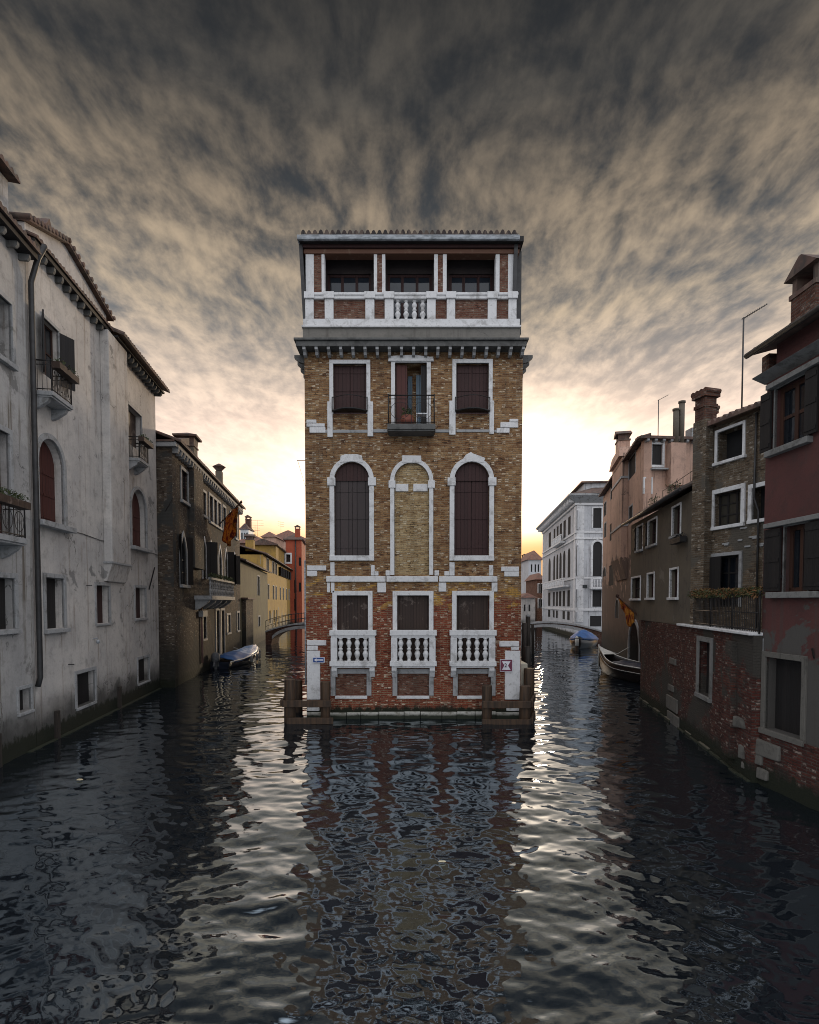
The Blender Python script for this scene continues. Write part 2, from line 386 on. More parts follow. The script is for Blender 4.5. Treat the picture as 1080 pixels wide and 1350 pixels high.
PL_PINK = plaster('salmon_render', (0.47, 0.30, 0.225), (0.38, 0.245, 0.185), (0.24, 0.165, 0.13), streak=(0.07, 0.05, 0.04), samt=0.8, patch=(0.14, 0.095, 0.075), pth=(0.50, 0.54), pz=(6.5, 0.05), damp_h=3.0)
PL_PALAZZO = plaster('white_palazzo_stone', (0.50, 0.50, 0.51), (0.43, 0.43, 0.44), (0.32, 0.32, 0.33), samt=0.6, damp_h=0.8)
PL_YELLOW = plaster('yellow_render', (0.38, 0.235, 0.058), (0.32, 0.20, 0.058), (0.22, 0.15, 0.06), samt=0.4, damp_h=1.2, patch=(0.26, 0.22, 0.15), pth=(0.56, 0.60), pz=(3.0, 0.06))
PL_SAGE = plaster('greenish_render', (0.135, 0.118, 0.062), (0.11, 0.095, 0.055), (0.08, 0.07, 0.045), samt=0.4, damp_h=1.4)
PL_ORANGE = plaster('orange_red_render', (0.34, 0.075, 0.036), (0.29, 0.066, 0.034), (0.20, 0.05, 0.03), samt=0.3, damp_h=1.0)
PL_FASCIA = plaster('grey_fascia_render', (0.19, 0.175, 0.155), (0.16, 0.15, 0.135), (0.12, 0.115, 0.10), samt=0.4, damp_h=-5)
STONE = stone('white_istrian_stone')
STONE_D = stone('weathered_grey_stone', (0.34, 0.34, 0.34), (0.10, 0.095, 0.085), 0.7)
STONE_CORN = stone('shade_painted_cornice_stone', (0.12, 0.118, 0.112), (0.04, 0.039, 0.037), 0.75, (0.45, 0.66))  # shadow under eaves and balcony put into the stone's colour
STONE_DIM = stone('dimmed_grey_stone', (0.20, 0.195, 0.185), (0.06, 0.056, 0.05), 0.75)  # dimness of the right bank put into the grey stone's colour
STONE_SUNK = stone('dull_rubble_stone', (0.13, 0.12, 0.105), (0.05, 0.046, 0.04), 0.75)
STONE_BRIDGE = stone('bridge_stone', (0.22, 0.22, 0.215), (0.07, 0.07, 0.065), 0.8)
WOOD_MAROON = planks('maroon_shutter_wood', (0.045, 0.016, 0.014), (0.028, 0.011, 0.010), 0.13)
WOOD_GREYED = planks('greyed_shutter_wood', (0.052, 0.036, 0.034), (0.034, 0.025, 0.024), 0.30, rough=0.5)
WOOD_DARK = planks('dark_shutter_wood', (0.020, 0.017, 0.016), (0.012, 0.011, 0.011), 0.10)
WOOD_RED = planks('red_brown_shutter_wood', (0.085, 0.026, 0.020), (0.055, 0.018, 0.015), 0.16)
WOOD_BROWN = planks('brown_window_wood', (0.060, 0.026, 0.016), (0.035, 0.017, 0.012), 0.2)
WOOD_OLD = planks('bleached_plank_wood', (0.050, 0.030, 0.022), (0.026, 0.016, 0.013), 0.10, worn=0.75, worn_c=(0.17, 0.13, 0.11))
WOOD_BEAM = planks('weathered_beam_wood', (0.16, 0.075, 0.045), (0.06, 0.03, 0.022), 0.4, vert=False, worn=0.6, worn_c=(0.22, 0.15, 0.10))
WOOD_PILE = plain('wet_pile_wood', (0.075, 0.042, 0.022), (0.028, 0.018, 0.012), 0.7, 2.0, stretch=(6, 6, 0.5), bmp=0.5)
WOOD_PILE2 = plain('dark_pile_wood', (0.035, 0.026, 0.02), (0.016, 0.013, 0.011), 0.7, 2.0, stretch=(6, 6, 0.5), bmp=0.5)
TILE = tile_mat('terracotta_tile')
TILE_DARK = tile_mat('dark_roof_tile', (0.035, 0.022, 0.02), (0.018, 0.014, 0.013))  # darker tile tone for the tower roof
TILE_RED = tile_mat('red_terracotta_tile', (0.22, 0.10, 0.07), (0.12, 0.065, 0.05))
IRON = plain('wrought_iron', (0.012, 0.012, 0.013), (0.02, 0.015, 0.012), 0.5, 8, metal=0.3, bmp=0.1)
ZINC = plain('zinc_gutter', (0.34, 0.36, 0.38), (0.14, 0.15, 0.16), 0.5, 4, bmp=0.15, stretch=(1, 1, 3))
DARKMETAL = plain('dark_painted_metal', (0.035, 0.034, 0.034), (0.02, 0.018, 0.018), 0.5, 4)
GLASS = glass_mat('window_glass')
GLASS_SKYTINT = glass_mat('loggia_glass', (0.025, 0.033, 0.045), 0.05)  # bluish reflection of the sky put into the pane colour
VOID = plain('dark_interior', (0.008, 0.008, 0.009), (0.006, 0.006, 0.006), 0.9, 3, bmp=0)
CURTAIN = plain('pale_blue_curtain', (0.30, 0.38, 0.44), (0.18, 0.24, 0.29), 0.9, 3, stretch=(8, 8, 0.4))
TARP = plain('blue_tarpaulin', (0.015, 0.075, 0.22), (0.025, 0.10, 0.28), 0.45, 2.5, bmp=0.5)
TARP2 = plain('bright_blue_tarpaulin', (0.02, 0.10, 0.30), (0.015, 0.07, 0.21), 0.5, 2.0, bmp=0.5)
TARP_LIGHT = plain('pale_plastic_sheet', (0.52, 0.58, 0.70), (0.10, 0.22, 0.42), 0.35, 3.5, bmp=0.6)
HULL_BLACK = plain('black_hull_paint', (0.010, 0.009, 0.009), (0.016, 0.012, 0.01), 0.3, 3)
HULL_NAVY = plain('navy_hull_paint', (0.014, 0.02, 0.035), (0.02, 0.02, 0.03), 0.35, 3)
TRIM_WHITE = plain('white_trim_paint', (0.70, 0.68, 0.62), (0.5, 0.48, 0.44), 0.5, 5)
MOTOR = plain('grey_cover_fabric', (0.14, 0.145, 0.15), (0.09, 0.09, 0.1), 0.8, 6, bmp=0.4)
RUBBER = plain('grey_rubber', (0.20, 0.20, 0.19), (0.12, 0.12, 0.115), 0.7, 5)
SIGN_WHITE = plain('sign_white_enamel', (0.74, 0.72, 0.76), (0.62, 0.60, 0.64), 0.4, 4, bmp=0.05)
SIGN_BLUE = plain('sign_blue_enamel', (0.012, 0.055, 0.22), (0.012, 0.045, 0.18), 0.4, 4, bmp=0.05)
SIGN_MAROON = plain('sign_maroon_enamel', (0.15, 0.022, 0.05), (0.11, 0.018, 0.04), 0.4, 4, bmp=0.05)
SIGN_BLACK = plain('sign_black_enamel', (0.02, 0.025, 0.03), (0.015, 0.02, 0.02), 0.4, 4, bmp=0.05)
POT = plain('terracotta_pot_clay', (0.20, 0.06, 0.035), (0.14, 0.04, 0.025), 0.7, 6)
LEAF = plain('dark_leaf', (0.03, 0.05, 0.015), (0.055, 0.06, 0.018), 0.7, 9)
LEAF_AUT = plain('rusty_leaf', (0.10, 0.075, 0.02), (0.16, 0.06, 0.02), 0.7, 7)
WHITE_PAINT = plain('white_paint', (0.68, 0.69, 0.70), (0.5, 0.5, 0.5), 0.6, 4)
LITTER = plain('pale_litter', (0.65, 0.55, 0.36), (0.45, 0.38, 0.25), 0.6, 12)
def flag_mat():
    m, t, b, co = new_mat('gold_and_crimson_cloth')
    n = t.noise(co, 3.2, 5, 0.6, 0.8)
    c = t.ramp(n, [(0.36, (0.14, 0.02, 0.012)), (0.45, (0.30, 0.045, 0.015)), (0.52, (0.52, 0.21, 0.025)), (0.62, (0.62, 0.30, 0.04)), (0.7, (0.22, 0.03, 0.015))])
    t.set(b.inputs['Base Color'], c); b.inputs['Roughness'].default_value = 0.8
    tr = t.node('BsdfTranslucent', Color=c); mx = t.node('MixShader', Fac=0.45)
    t.l.new(b.outputs[0], mx.inputs[1]); t.l.new(tr.outputs[0], mx.inputs[2])
    o = [n_ for n_ in t.n if n_.type == 'OUTPUT_MATERIAL'][0]; t.l.new(mx.outputs[0], o.inputs[0])
    return m
FLAG = flag_mat()

# ------------------------------------------------------------------ facades
class Face:
    """A vertical plane of a building. Local x runs right along it (seen from outside), local y goes into the building, z up."""
    def __init__(s, root, O, d):
        s.root = root; s.O = Vector((O[0], O[1])); s.d = Vector((d[0], d[1])).normalized()
        s.n = Vector((s.d.y, -s.d.x)); s.open = []
        W = Matrix.Translation((s.O.x, s.O.y, 0)) @ Matrix.Rotation(math.atan2(s.d.y, s.d.x), 4, 'Z')
        s.W = W
        rm = Matrix.Translation(root.location) @ Matrix.Rotation(root.rotation_euler.z, 4, 'Z')
        s.M = rm.inverted() @ W
    def part(s, mb, name, mat, parent=None, bevel=0.0):
        if parent is None: return mb.build(name, mat, s.root, s.M, bevel)
        return mb.build(name, mat, parent, None, bevel)
    def uz(s, px, py, off=0.0):
        r = ray(px, py); o = s.O + s.n * off
        t = (o.x * s.n.x + o.y * s.n.y) / (r[0] * s.n.x + r[1] * s.n.y)
        p = Vector((r[0] * t, r[1] * t))
        return (p - s.O).dot(s.d), r[2] * t + EYE
    def rect(s, x0, y0, x1, y1, off=0.0):
        xm, ym = (x0 + x1) / 2, (y0 + y1) / 2
        return (s.uz(x0, ym, off)[0], s.uz(x1, ym, off)[0], s.uz(xm, y1, off)[1], s.uz(xm, y0, off)[1])
    def world(s, u, y, z): return s.W @ Vector((u, y, z))

def house(name, label, O, d, group=None):
    a = math.atan2(d[1], d[0])
    r = empty(name, label, 'house' if 'palazzo' not in name else 'palazzo', (O[0], O[1], 0), a, group)
    return r, Face(r, O, d)

def outline(u0, u1, z0, z1, kind='flat', off=0.0, n=14, offb=0.0):
    """counter-clockwise from bottom left: bl, br, then over the top from right to left"""
    um = (u0 + u1) / 2; hw = (u1 - u0) / 2; pts = [(u0 - off, z0 - offb), (u1 + off, z0 - offb)]
    if kind == 'flat':
        pts += [(u1 + off, z1 + off), (u0 - off, z1 + off)]
    elif kind == 'round':
        zs = z1 - hw; r = hw + off
        pts += [(um + r * math.cos(math.pi * i / n), zs + r * math.sin(math.pi * i / n)) for i in range(n + 1)]
    elif kind == 'gothic':
        h = hw * 1.75; zs = z1 - h; k = (hw + off) / hw
        half = []
        for i in range(n // 2 + 1):
            t = i / (n // 2)                      # ogee: bulges out, then turns up to the point
            x = math.cos(t * math.pi / 2) ** 0.9 * (1 - 0.12 * math.sin(t * math.pi)); y = 0.72 * math.sin(t * math.pi / 2) + 0.28 * t ** 4
            half.append((x, y))
        pts += [(um + x * (hw + off), zs + y * h * k) for x, y in half]
        pts += [(um - x * (hw + off), zs + y * h * k) for x, y in half[-2::-1]]
    return pts

def ring(mb, inner, outer, y0, y1):
    """band between two matching outlines, open loops joined all round except along the bottom edge"""
    n = len(inner); o = len(mb.v)
    vs = [(u, y0, z) for u, z in inner] + [(u, y0, z) for u, z in outer] + [(u, y1, z) for u, z in inner] + [(u, y1, z) for u, z in outer]
    fs = []
    for i in range(n):
        j = (i + 1) % n
        if i == 0: continue
        fs.append((i, i + n, j + n, j))                       # front
        fs.append((i + n, i + 3 * n, j + 3 * n, j + n))       # outer side
        fs.append((i, j, j + 2 * n, i + 2 * n))               # inner side
    for i in (0, 1): fs.append((i, i + 2 * n, i + 3 * n, i + n))
    mb.add(vs, fs)

def wall(face, u0, u1, z0, z1, mat, depth=8.0, reveal=0.3, name='wall', back=True, parent=None):
    """front sheet with true openings, reveals and the plain body behind it"""
    mb = MB(); ops = face.open
    us = sorted({u0, u1} | {o['u0'] for o in ops} | {o['u1'] for o in ops})
    zs = sorted({z0, z1} | {o['z0'] for o in ops} | {o['z1'] for o in ops})
    us = [u for u in us if u0 <= u <= u1]; zs = [z for z in zs if z0 <= z <= z1]
    for i in range(len(us) - 1):
        for j in range(len(zs) - 1):
            if us[i + 1] - us[i] < 1e-6 or zs[j + 1] - zs[j] < 1e-6: continue
            cu, cz = (us[i] + us[i + 1]) / 2, (zs[j] + zs[j + 1]) / 2
            if any(o['u0'] < cu < o['u1'] and o['z0'] < cz < o['z1'] for o in ops): continue
            mb.quad((us[i], 0, zs[j]), (us[i + 1], 0, zs[j]), (us[i + 1], 0, zs[j + 1]), (us[i], 0, zs[j + 1]))
    for o in ops:
        pts = outline(o['u0'], o['u1'], o['z0'], o['z1'], o['kind'])
        n = len(pts); rv = o.get('reveal', reveal)
        for i in range(n):
            a, b = pts[i], pts[(i + 1) % n]
            mb.quad((a[0], 0, a[1]), (a[0], rv, a[1]), (b[0], rv, b[1]), (b[0], 0, b[1]))
        if o['kind'] != 'flat':
            arc = pts[2:]
            if o['kind'] == 'gothic':
                arc = [(o['u1'], arc[0][1])] + arc + [(o['u0'], arc[-1][1])]
            for a, b in zip(arc[:-1], arc[1:]):
                mb.quad((a[0], 0, a[1]), (a[0], 0, o['z1']), (b[0], 0, o['z1']), (b[0], 0, b[1]))
    # body
    mb.quad((u0, 0, z0), (u0, 0, z1), (u0, depth, z1), (u0, depth, z0))
    mb.quad((u1, 0, z0), (u1, depth, z0), (u1, depth, z1), (u1, 0, z1))
    mb.quad((u0, 0, z1), (u1, 0, z1), (u1, depth, z1), (u0, depth, z1))
    if back: mb.quad((u0, depth, z0), (u0, depth, z1), (u1, depth, z1), (u1, depth, z0))
    return face.part(mb, name, mat, parent)

def window(face, r, kind='flat', fill='glass', sash=None, pane=None, nx=2, nz=2, recess=0.16, surround=None, sill=None, leaf=None, open_leaf=None, shut=None, reveal=None, name='window', fw=0.055, bottom=False):
    """r = (u0,u1,z0,z1) of the opening.
    surround=(width, proud, material); sill=(height, proud, overhang, material)
    leaf: material of closed shutters filling the opening; open_leaf: (material, 'lr', width) leaves folded back on the wall"""
    u0, u1, z0, z1 = r
    u0, u1 = min(u0, u1), max(u0, u1); z0, z1 = min(z0, z1), max(z0, z1)
    o = dict(u0=u0, u1=u1, z0=z0, z1=z1, kind=kind)
    if reveal is not None: o['reveal'] = reveal
    face.open.append(o)
    rv = reveal if reveal is not None else 0.3
    recess = min(recess, rv - 0.05)
    sash = sash or WOOD_MAROON; pane = pane or GLASS
    full = outline(u0, u1, z0, z1, kind)
    um = (u0 + u1) / 2
    if fill == 'glass':
        mb = MB()
        inner = outline(u0 + fw, u1 - fw, z0 + fw, z1 - fw, kind)
        ring(mb, inner, outline(u0, u1, z0, z1, kind, -0.001), recess, recess + 0.06)
        mb.box(u0 + 0.001, u1 - 0.001, recess, recess + 0.06, z0 + 0.001, z0 + fw)
        zt = z1 - (0 if kind == 'flat' else (u1 - u0) / 2)
        for i in range(1, nx):
            x = u0 + (u1 - u0) * i / nx; wd = fw * 0.55
            mb.box(x - wd, x + wd, recess + 0.004, recess + 0.055, z0 + fw, zt - fw if kind == 'flat' else z1 - 0.08 * (u1 - u0) - fw)
        for j in range(1, nz):
            z = z0 + (zt - z0) * j / nz
            mb.box(u0 + fw, u1 - fw, recess + 0.008, recess + 0.05, z - fw * 0.4, z + fw * 0.4)
        w_ = face.part(mb, name, sash)
        face.part(MB().prism(outline(u0 + 0.01, u1 - 0.01, z0 + 0.01, z1 - 0.01, kind), recess + 0.03, recess + 0.04), 'pane', pane, w_)
        face.part(MB().prism(outline(u0 + 0.004, u1 - 0.004, z0 + 0.004, z1 - 0.004, kind), rv - 0.012, rv), 'interior', VOID, w_)
    elif fill == 'shutter':
        mb = MB()
        lm = leaf or WOOD_MAROON
        ptsL = [p for p in full if p[0] <= um + 1e-6]; ptsR = [p for p in full if p[0] >= um - 1e-6]
        g = 0.006
        def clip(sgn):
            if kind == 'flat':
                return [(u0 + g, z0 + g), (um - g, z0 + g), (um - g, z1 - g), (u0 + g, z1 - g)] if sgn < 0 else [(um + g, z0 + g), (u1 - g, z0 + g), (u1 - g, z1 - g), (um + g, z1 - g)]
            arc = full[2:]
            if sgn > 0:
                a = [p for p in arc if p[0] > um + 0.01]; return [(um + g, z0 + g), (u1 - g, z0 + g)] + [(min(p[0], u1 - g), p[1]) for p in a] + [(um + g, z1 - 0.01)]
            a = [p for p in arc if p[0] < um - 0.01]; return [(um - g, z0 + g), (um - g, z1 - 0.01)] + [(max(p[0], u0 + g), p[1]) for p in a] + [(u0 + g, z0 + g)]
        mb = MB().prism(outline(u0 + 0.004, u1 - 0.004, z0 + 0.004, z1 - 0.004, kind), rv - 0.012, rv)
        w_ = face.part(mb, name, VOID)
        for sgn in (-1, 1):
            lf = MB().prism(clip(sgn), recess, recess + 0.04)
            zt = z1 - (0 if kind == 'flat' else (u1 - u0) / 2)
            a, b = (u0 + 0.04, um - 0.03) if sgn < 0 else (um + 0.03, u1 - 0.04)
            for q in (0.12, 0.5, 0.86):
                z = z0 + (zt - z0) * q; lf.box(a, b, recess - 0.018, recess - 0.001, z - 0.035, z + 0.035)
            face.part(lf, 'shutter', lm, w_)
    elif fill == 'plank':
        w_ = face.part(MB().prism(outline(u0 + 0.004, u1 - 0.004, z0 + 0.004, z1 - 0.004, kind), recess, recess + 0.04), name, leaf or WOOD_OLD)
    elif fill == 'void':
        w_ = face.part(MB().prism(outline(u0 + 0.004, u1 - 0.004, z0 + 0.004, z1 - 0.004, kind), rv - 0.012, rv), name, VOID)
    elif fill == 'brick':
        w_ = face.part(MB().prism(outline(u0 + 0.004, u1 - 0.004, z0 + 0.004, z1 - 0.004, kind), recess, recess + 0.05), name, leaf or BRICK_PANEL)
    if surround:
        sw, pr, sm = surround
        mb = MB(); ring(mb, full, outline(u0, u1, z0, z1, kind, sw), -pr, 0.05)
        if bottom: mb.box(u0 - sw, u1 + sw, -pr, 0.05, z0 - sw, z0 - 0.001)
        face.part(mb, 'surround', sm, w_, 0.008)
    if sill:
        sh, sp, so, sm = sill
        face.part(MB().box(u0 - so, u1 + so, -sp, 0.1, z0 - sh, z0 - 0.002), 'sill', sm, w_, 0.01)
    if open_leaf:
        lm, sides, lw = open_leaf
        for sd in sides:
            mb = MB(); sw = surround[0] * 0.3 if surround else 0.01
            if sd == 'l': a, b = u0 - sw - lw, u0 - sw
            else: a, b = u1 + sw, u1 + sw + lw
            y = -0.10
            mb.box(a, b, y, y + 0.04, z0 + 0.02, z1 - 0.01)
            for q in (0.1, 0.5, 0.9):
                zz = z0 + (z1 - z0) * q; mb.box(a + 0.02, b - 0.02, y - 0.015, y - 0.001, zz - 0.04, zz + 0.04)
            mb.box(a if sd == 'r' else b - 0.04, a + 0.04 if sd == 'r' else b, y + 0.04, 0.02, z0 + 0.3, z0 + 0.36)
            face.part(mb, 'shutter', lm, w_)
    if shut:                                    # leaves standing out from the wall: (material, sides, width, angle from the wall in degrees)
        lm, sides, lw, ang = shut
        ca, sa = math.cos(R(ang)), math.sin(R(ang))
        for sd in sides:
            sg = -1 if sd == 'l' else 1; h = u0 if sd == 'l' else u1
            p = lambda q, th: (h + sg * (q * ca + th * sa), -0.02 - q * sa + th * ca)
            a = [p(0, 0), p(lw, 0), p(lw, 0.04), p(0, 0.04)]
            mb = MB().hull([(x, y, z0 + 0.02) for x, y in a], [(x, y, z1 - 0.02) for x, y in a])
            face.part(mb, 'shutter', lm, w_)
    return w_

def tiled_roof(face, u0, u1, z, over=0.45, run=3.0, pitch=18, tw=0.21, name='roof', mat=None, thick=0.07, parent=None, uo0=0.0, uo1=0.0, corr=True, amp=0.085, kk=6):
    """one slope of pantiles rising from the eave into the building; eave edge is truly corrugated"""
    mat = mat or TILE; a0, a1 = u0 - uo0, u1 + uo1
    n = max(1, int(round((a1 - a0) / tw))); tw = (a1 - a0) / n
    prof = []
    k = kk if corr else 1
    trr = random.Random(n)
    for i in range(n):
        am = amp * trr.uniform(0.82, 1.12)
        for j in range(k):
            t = j / k
            h = am * max(0.0, math.sin(math.pi * min(1, t / 0.7))) ** 0.5 if t < 0.7 else -0.02 * math.sin(math.pi * (t - 0.7) / 0.3)
            prof.append((a0 + (i + t) * tw, h if corr else 0))
    prof.append((a1, 0))
    m = len(prof); tp = math.tan(R(pitch)); mb = MB()
    rows = [(-over, 0), (-over + 0.4, 0), (run, 0)]
    vs = []
    for y, e in rows: vs += [(u, y, z + thick + h + (y + over) * tp) for u, h in prof]
    vs += [(u, -over, z) for u, h in prof] + [(u, run, z + (run + over) * tp) for u, h in prof]
    fs = []
    for r_ in range(len(rows) - 1):
        for i in range(m - 1): fs.append((r_ * m + i, r_ * m + i + 1, (r_ + 1) * m + i + 1, (r_ + 1) * m + i))
    q = len(rows) * m
    for i in range(m - 1):
        fs.append((i, q + i, q + i + 1, i + 1)); fs.append((q + i, q + m + i, q + m + i + 1, q + i + 1))
    for e in (0, m - 1):
        f = (e, m + e, 2 * m + e, q + m + e, q + e); fs.append(f if e == 0 else f[::-1])
    mb.add(vs, fs)
    # closes the back of the slope so that it stands as a solid
    zz = z + (run + over) * tp
    mb.quad((a0, run, z), (a1, run, z), (a1, run, zz + thick), (a0, run, zz + thick))
    return face.part(mb, name, mat, parent)

def eave_brackets(face, u0, u1, z, proj, step, w_=0.12, h=0.18, mat=None, parent=None, name='bracket', curved=False, separate=True):
    n = max(2, int(round((u1 - u0) / step)) + 1); outp = []
    for i in range(n):
        u = u0 + (u1 - u0) * i / (n - 1)
        if curved:
            poly = [(0, z), (-proj, z), (-proj, z - h * 0.35), (-proj * 0.72, z - h * 0.55), (-proj * 0.6, z - h * 0.9), (-proj * 0.3, z - h), (0, z - h * 0.9)]
        else:
            poly = [(0, z), (-proj, z), (-proj, z - h * 0.6), (-proj * 0.8, z - h), (0, z - h)]
        mb = MB().hull([(u - w_ / 2, y, q) for y, q in poly], [(u + w_ / 2, y, q) for y, q in poly])
        outp.append(face.part(mb, name, mat or STONE_CORN, parent))
    return outp

def chimney(face, u, y, z0, z1, wx, wy, style='flare', mat=None, parent=None):
    mat = mat or BRICK_DARK
    s = face.part(MB().box(u - wx / 2, u + wx / 2, y - wy / 2, y + wy / 2, z0, z1), 'chimney', mat, parent)
    mb = MB(); hw, hd = wx / 2, wy / 2
    def fr(z, k): return [(u - hw * k, y - hd * k, z), (u + hw * k, y - hd * k, z), (u + hw * k, y + hd * k, z), (u - hw * k, y + hd * k, z)]
    if style == 'flare':
        h = wx * 0.65
        mb.box(u - hw * 1.12, u + hw * 1.12, y - hd * 1.12, y + hd * 1.12, z1 + 0.001, z1 + 0.08)
        mb.hull(fr(z1 + 0.081, 1.0), fr(z1 + 0.08 + h * 0.75, 1.08))
        mb.hull(fr(z1 + 0.08 + h * 0.75 + 0.001, 1.45), fr(z1 + 0.08 + h * 0.75 + 0.09, 1.5))
        mb.hull(fr(z1 + 0.08 + h * 0.75 + 0.091, 1.5), fr(z1 + 0.08 + h * 1.35, 0.1))
    elif style == 'cone':
        h = wx * 1.3
        mb.lathe(u, y, [(hw * 0.9, 0), (hw * 1.0, 0.1), (hw * 1.9, h * 0.55), (hw * 2.1, h * 0.6), (hw * 0.3, h)], 12, z1 + 0.001)
    elif style == 'crown':
        mb.box(u - hw * 1.15, u + hw * 1.15, y - hd * 1.15, y + hd * 1.15, z1 + 0.001, z1 + 0.1)
        mb.box(u - hw * 1.0, u + hw * 1.0, y - hd * 1.0, y + hd * 1.0, z1 + 0.101, z1 + 0.3)
        mb.box(u - hw * 1.35, u + hw * 1.35, y - hd * 1.35, y + hd * 1.35, z1 + 0.301, z1 + 0.42)
        for i in range(4):
            x = u - hw * 1.2 + i * hw * 0.8; mb.tube([(x, y - hd * 1.3, z1 + 0.47), (x, y + hd * 1.3, z1 + 0.47)], 0.06 + hw * 0.12, 8)
    elif style == 'slab':
        mb.box(u - hw * 1.1, u + hw * 1.1, y - hd * 1.1, y + hd * 1.1, z1 + 0.001, z1 + 0.1)
        for sx in (-1, 1): mb.box(u + sx * hw * 0.85 - 0.06, u + sx * hw * 0.85 + 0.06, y - hd * 0.9, y + hd * 0.9, z1 + 0.1, z1 + 0.42)
        a = [(u - hw * 1.35, y - hd * 1.3, z1 + 0.421), (u + hw * 1.35, y - hd * 1.3, z1 + 0.421), (u + hw * 1.35, y + hd * 1.3, z1 + 0.421), (u - hw * 1.35, y + hd * 1.3, z1 + 0.421)]
        b = [(u - hw * 0.1, y - hd * 1.3, z1 + 0.75), (u + hw * 0.1, y - hd * 1.3, z1 + 0.75), (u + hw * 0.1, y + hd * 1.3, z1 + 0.75), (u - hw * 0.1, y + hd * 1.3, z1 + 0.75)]
        mb.hull(a, b)
    face.part(mb, 'chimney_cap', TILE if style != 'crown' else mat, s)
    return s

BAL = [(0.052, 0), (0.052, 0.05), (0.03, 0.07), (0.036, 0.12), (0.062, 0.27), (0.066, 0.33), (0.045, 0.42), (0.03, 0.47), (0.05, 0.50), (0.05, 0.54), (0.030, 0.57), (0.045, 0.66), (0.062, 0.74), (0.058, 0.80), (0.034, 0.90), (0.03, 0.93), (0.052, 0.95), (0.052, 1.0)]
def baluster(face, u, y, z0, z1, k=1.0, parent=None, mat=None):
    h = z1 - z0
    return face.part(MB().lathe(u, y, [(r * k, z * h) for r, z in BAL], 12, z0), 'baluster', mat or STONE, parent)

def iron_balcony(face, u0, u1, z, h, proj, slab=0.12, bars=14, parent=None, slab_mat=None, bow=0.0, scroll=True, corbels=True, name='balcony'):
    """stone slab with an iron railing on three sides"""
    mb = MB().box(u0, u1, -proj, -0.001, z - slab, z)
    mb.box(u0 + 0.03, u1 - 0.03, -proj + 0.04, -0.001, z - slab - 0.05, z - slab - 0.001)
    if corbels:
        for u in (u0 + 0.12, u1 - 0.12):
            poly = [(0, z - slab - 0.051), (-proj * 0.8, z - slab - 0.051), (-proj * 0.7, z - slab - 0.15), (-proj * 0.25, z - slab - 0.33), (0, z - slab - 0.38)]
            mb.hull([(u - 0.07, y, q) for y, q in poly], [(u + 0.07, y, q) for y, q in poly])
    b = face.part(mb, name, slab_mat or STONE_D, parent, 0.008)
    r = MB(); y = -proj + 0.04; a, c = u0 + 0.04, u1 - 0.04
    for zz, rr in ((z + h, 0.022), (z + 0.06, 0.014), (z + h - 0.12, 0.012)):
        r.tube([(a, -0.01, zz), (a, y, zz), (c, y, zz), (c, -0.01, zz)], rr, 6)
    for p in ((a, y), (c, y)): r.tube([(p[0], p[1], z), (p[0], p[1], z + h + 0.05)], 0.02, 6)
    n = bars
    for i in range(1, n):
        u = a + (c - a) * i / n
        r.tube([(u, y, z), (u, y, z + h)], 0.008, 5)
    for i in range(1, 4):
        for e in (a, c): r.tube([(e, y + (-0.01 - y) * i / 4, z), (e, y + (-0.01 - y) * i / 4, z + h)], 0.008, 5)
    if scroll:
        m = max(2, n // 3)
        for i in range(m):
            u = a + (c - a) * (i + 0.5) / m; rw = (c - a) / m * 0.42
            r.tube([(u + rw * math.cos(t * math.pi / 6), y, z + h * 0.47 + h * 0.3 * math.sin(t * math.pi / 6)) for t in range(13)], 0.008, 5)
    face.part(r, 'railing', IRON, b)
    return b

def leaves(mb, c, ext, n, size, seed=0):
    rr = random.Random(seed)
    for _ in range(n):
        p = Vector((c[0] + rr.uniform(-1, 1) * ext[0], c[1] + rr.uniform(-1, 1) * ext[1], c[2] + rr.uniform(-1, 1) * ext[2]))
        a = Vector((rr.uniform(-1, 1), rr.uniform(-1, 1), rr.uniform(-1, 1))).normalized() * size * rr.uniform(0.6, 1.4)
        b = Vector((rr.uniform(-1, 1), rr.uniform(-1, 1), rr.uniform(-1, 1))).normalized() * size * rr.uniform(0.4, 0.9)
        mb.add([p - a, p - b * 0.6, p + a, p + b * 0.6], [(0, 1, 2, 3)])
    return mb

def aerial(name, label, base, h, arm, ang, group='television aerials on the roofs', style='slant'):
    r = empty(name, label, 'aerial', base, 0, group)
    MB().tube([(0, 0, 0), (0, 0, h)], 0.022, 6).build('mast', DARKMETAL, r)
    mb = MB(); ca, sa = math.cos(ang), math.sin(ang)
    if style == 'slant':
        e = Vector((arm * ca, arm * sa, arm * 0.55)); o = Vector((0, 0, h - 0.02))
        mb.tube([o - e * 0.08, o + e], 0.014, 6)
        for i in range(9):
            p = o + e * (0.12 + 0.1 * i); q = Vector((-sa, ca, 0)) * (0.16 - 0.008 * i)
            mb.tube([p - q, p + q], 0.006, 5)
    else:
        for k, zz in enumerate((h - 0.05, h - 0.55, h - 1.0)):
            mb.tube([(-arm * ca, -arm * sa, zz), (arm * ca, arm * sa, zz)], 0.02, 5)
            for i in range(7):
                t = -1 + i / 3.0
                p = Vector((arm * ca * t, arm * sa * t, zz)); q = Vector((-sa, ca, 0)) * 0.25
                mb.tube([p - q, p + q], 0.012, 5)
    mb.build('antenna_array', DARKMETAL, r)
    return r

# =================================================================== the brick tower house between the two canals
CO = (-3.653, 19.283); CW = 7.59
root, C = house('brick_palazzo', 'tall narrow brick house with white stone windows and a roofed loggia, standing between two canals', CO, (1, 0))
def cb(mb, x0, y0, x1, y1, proud, into=0.05):
    u0, u1, z0, z1 = C.rect(x0, y0, x1, y1, proud); return mb.box(u0, u1, -proud, into, z0, z1)
ST = (0.0, 0.0, STONE)
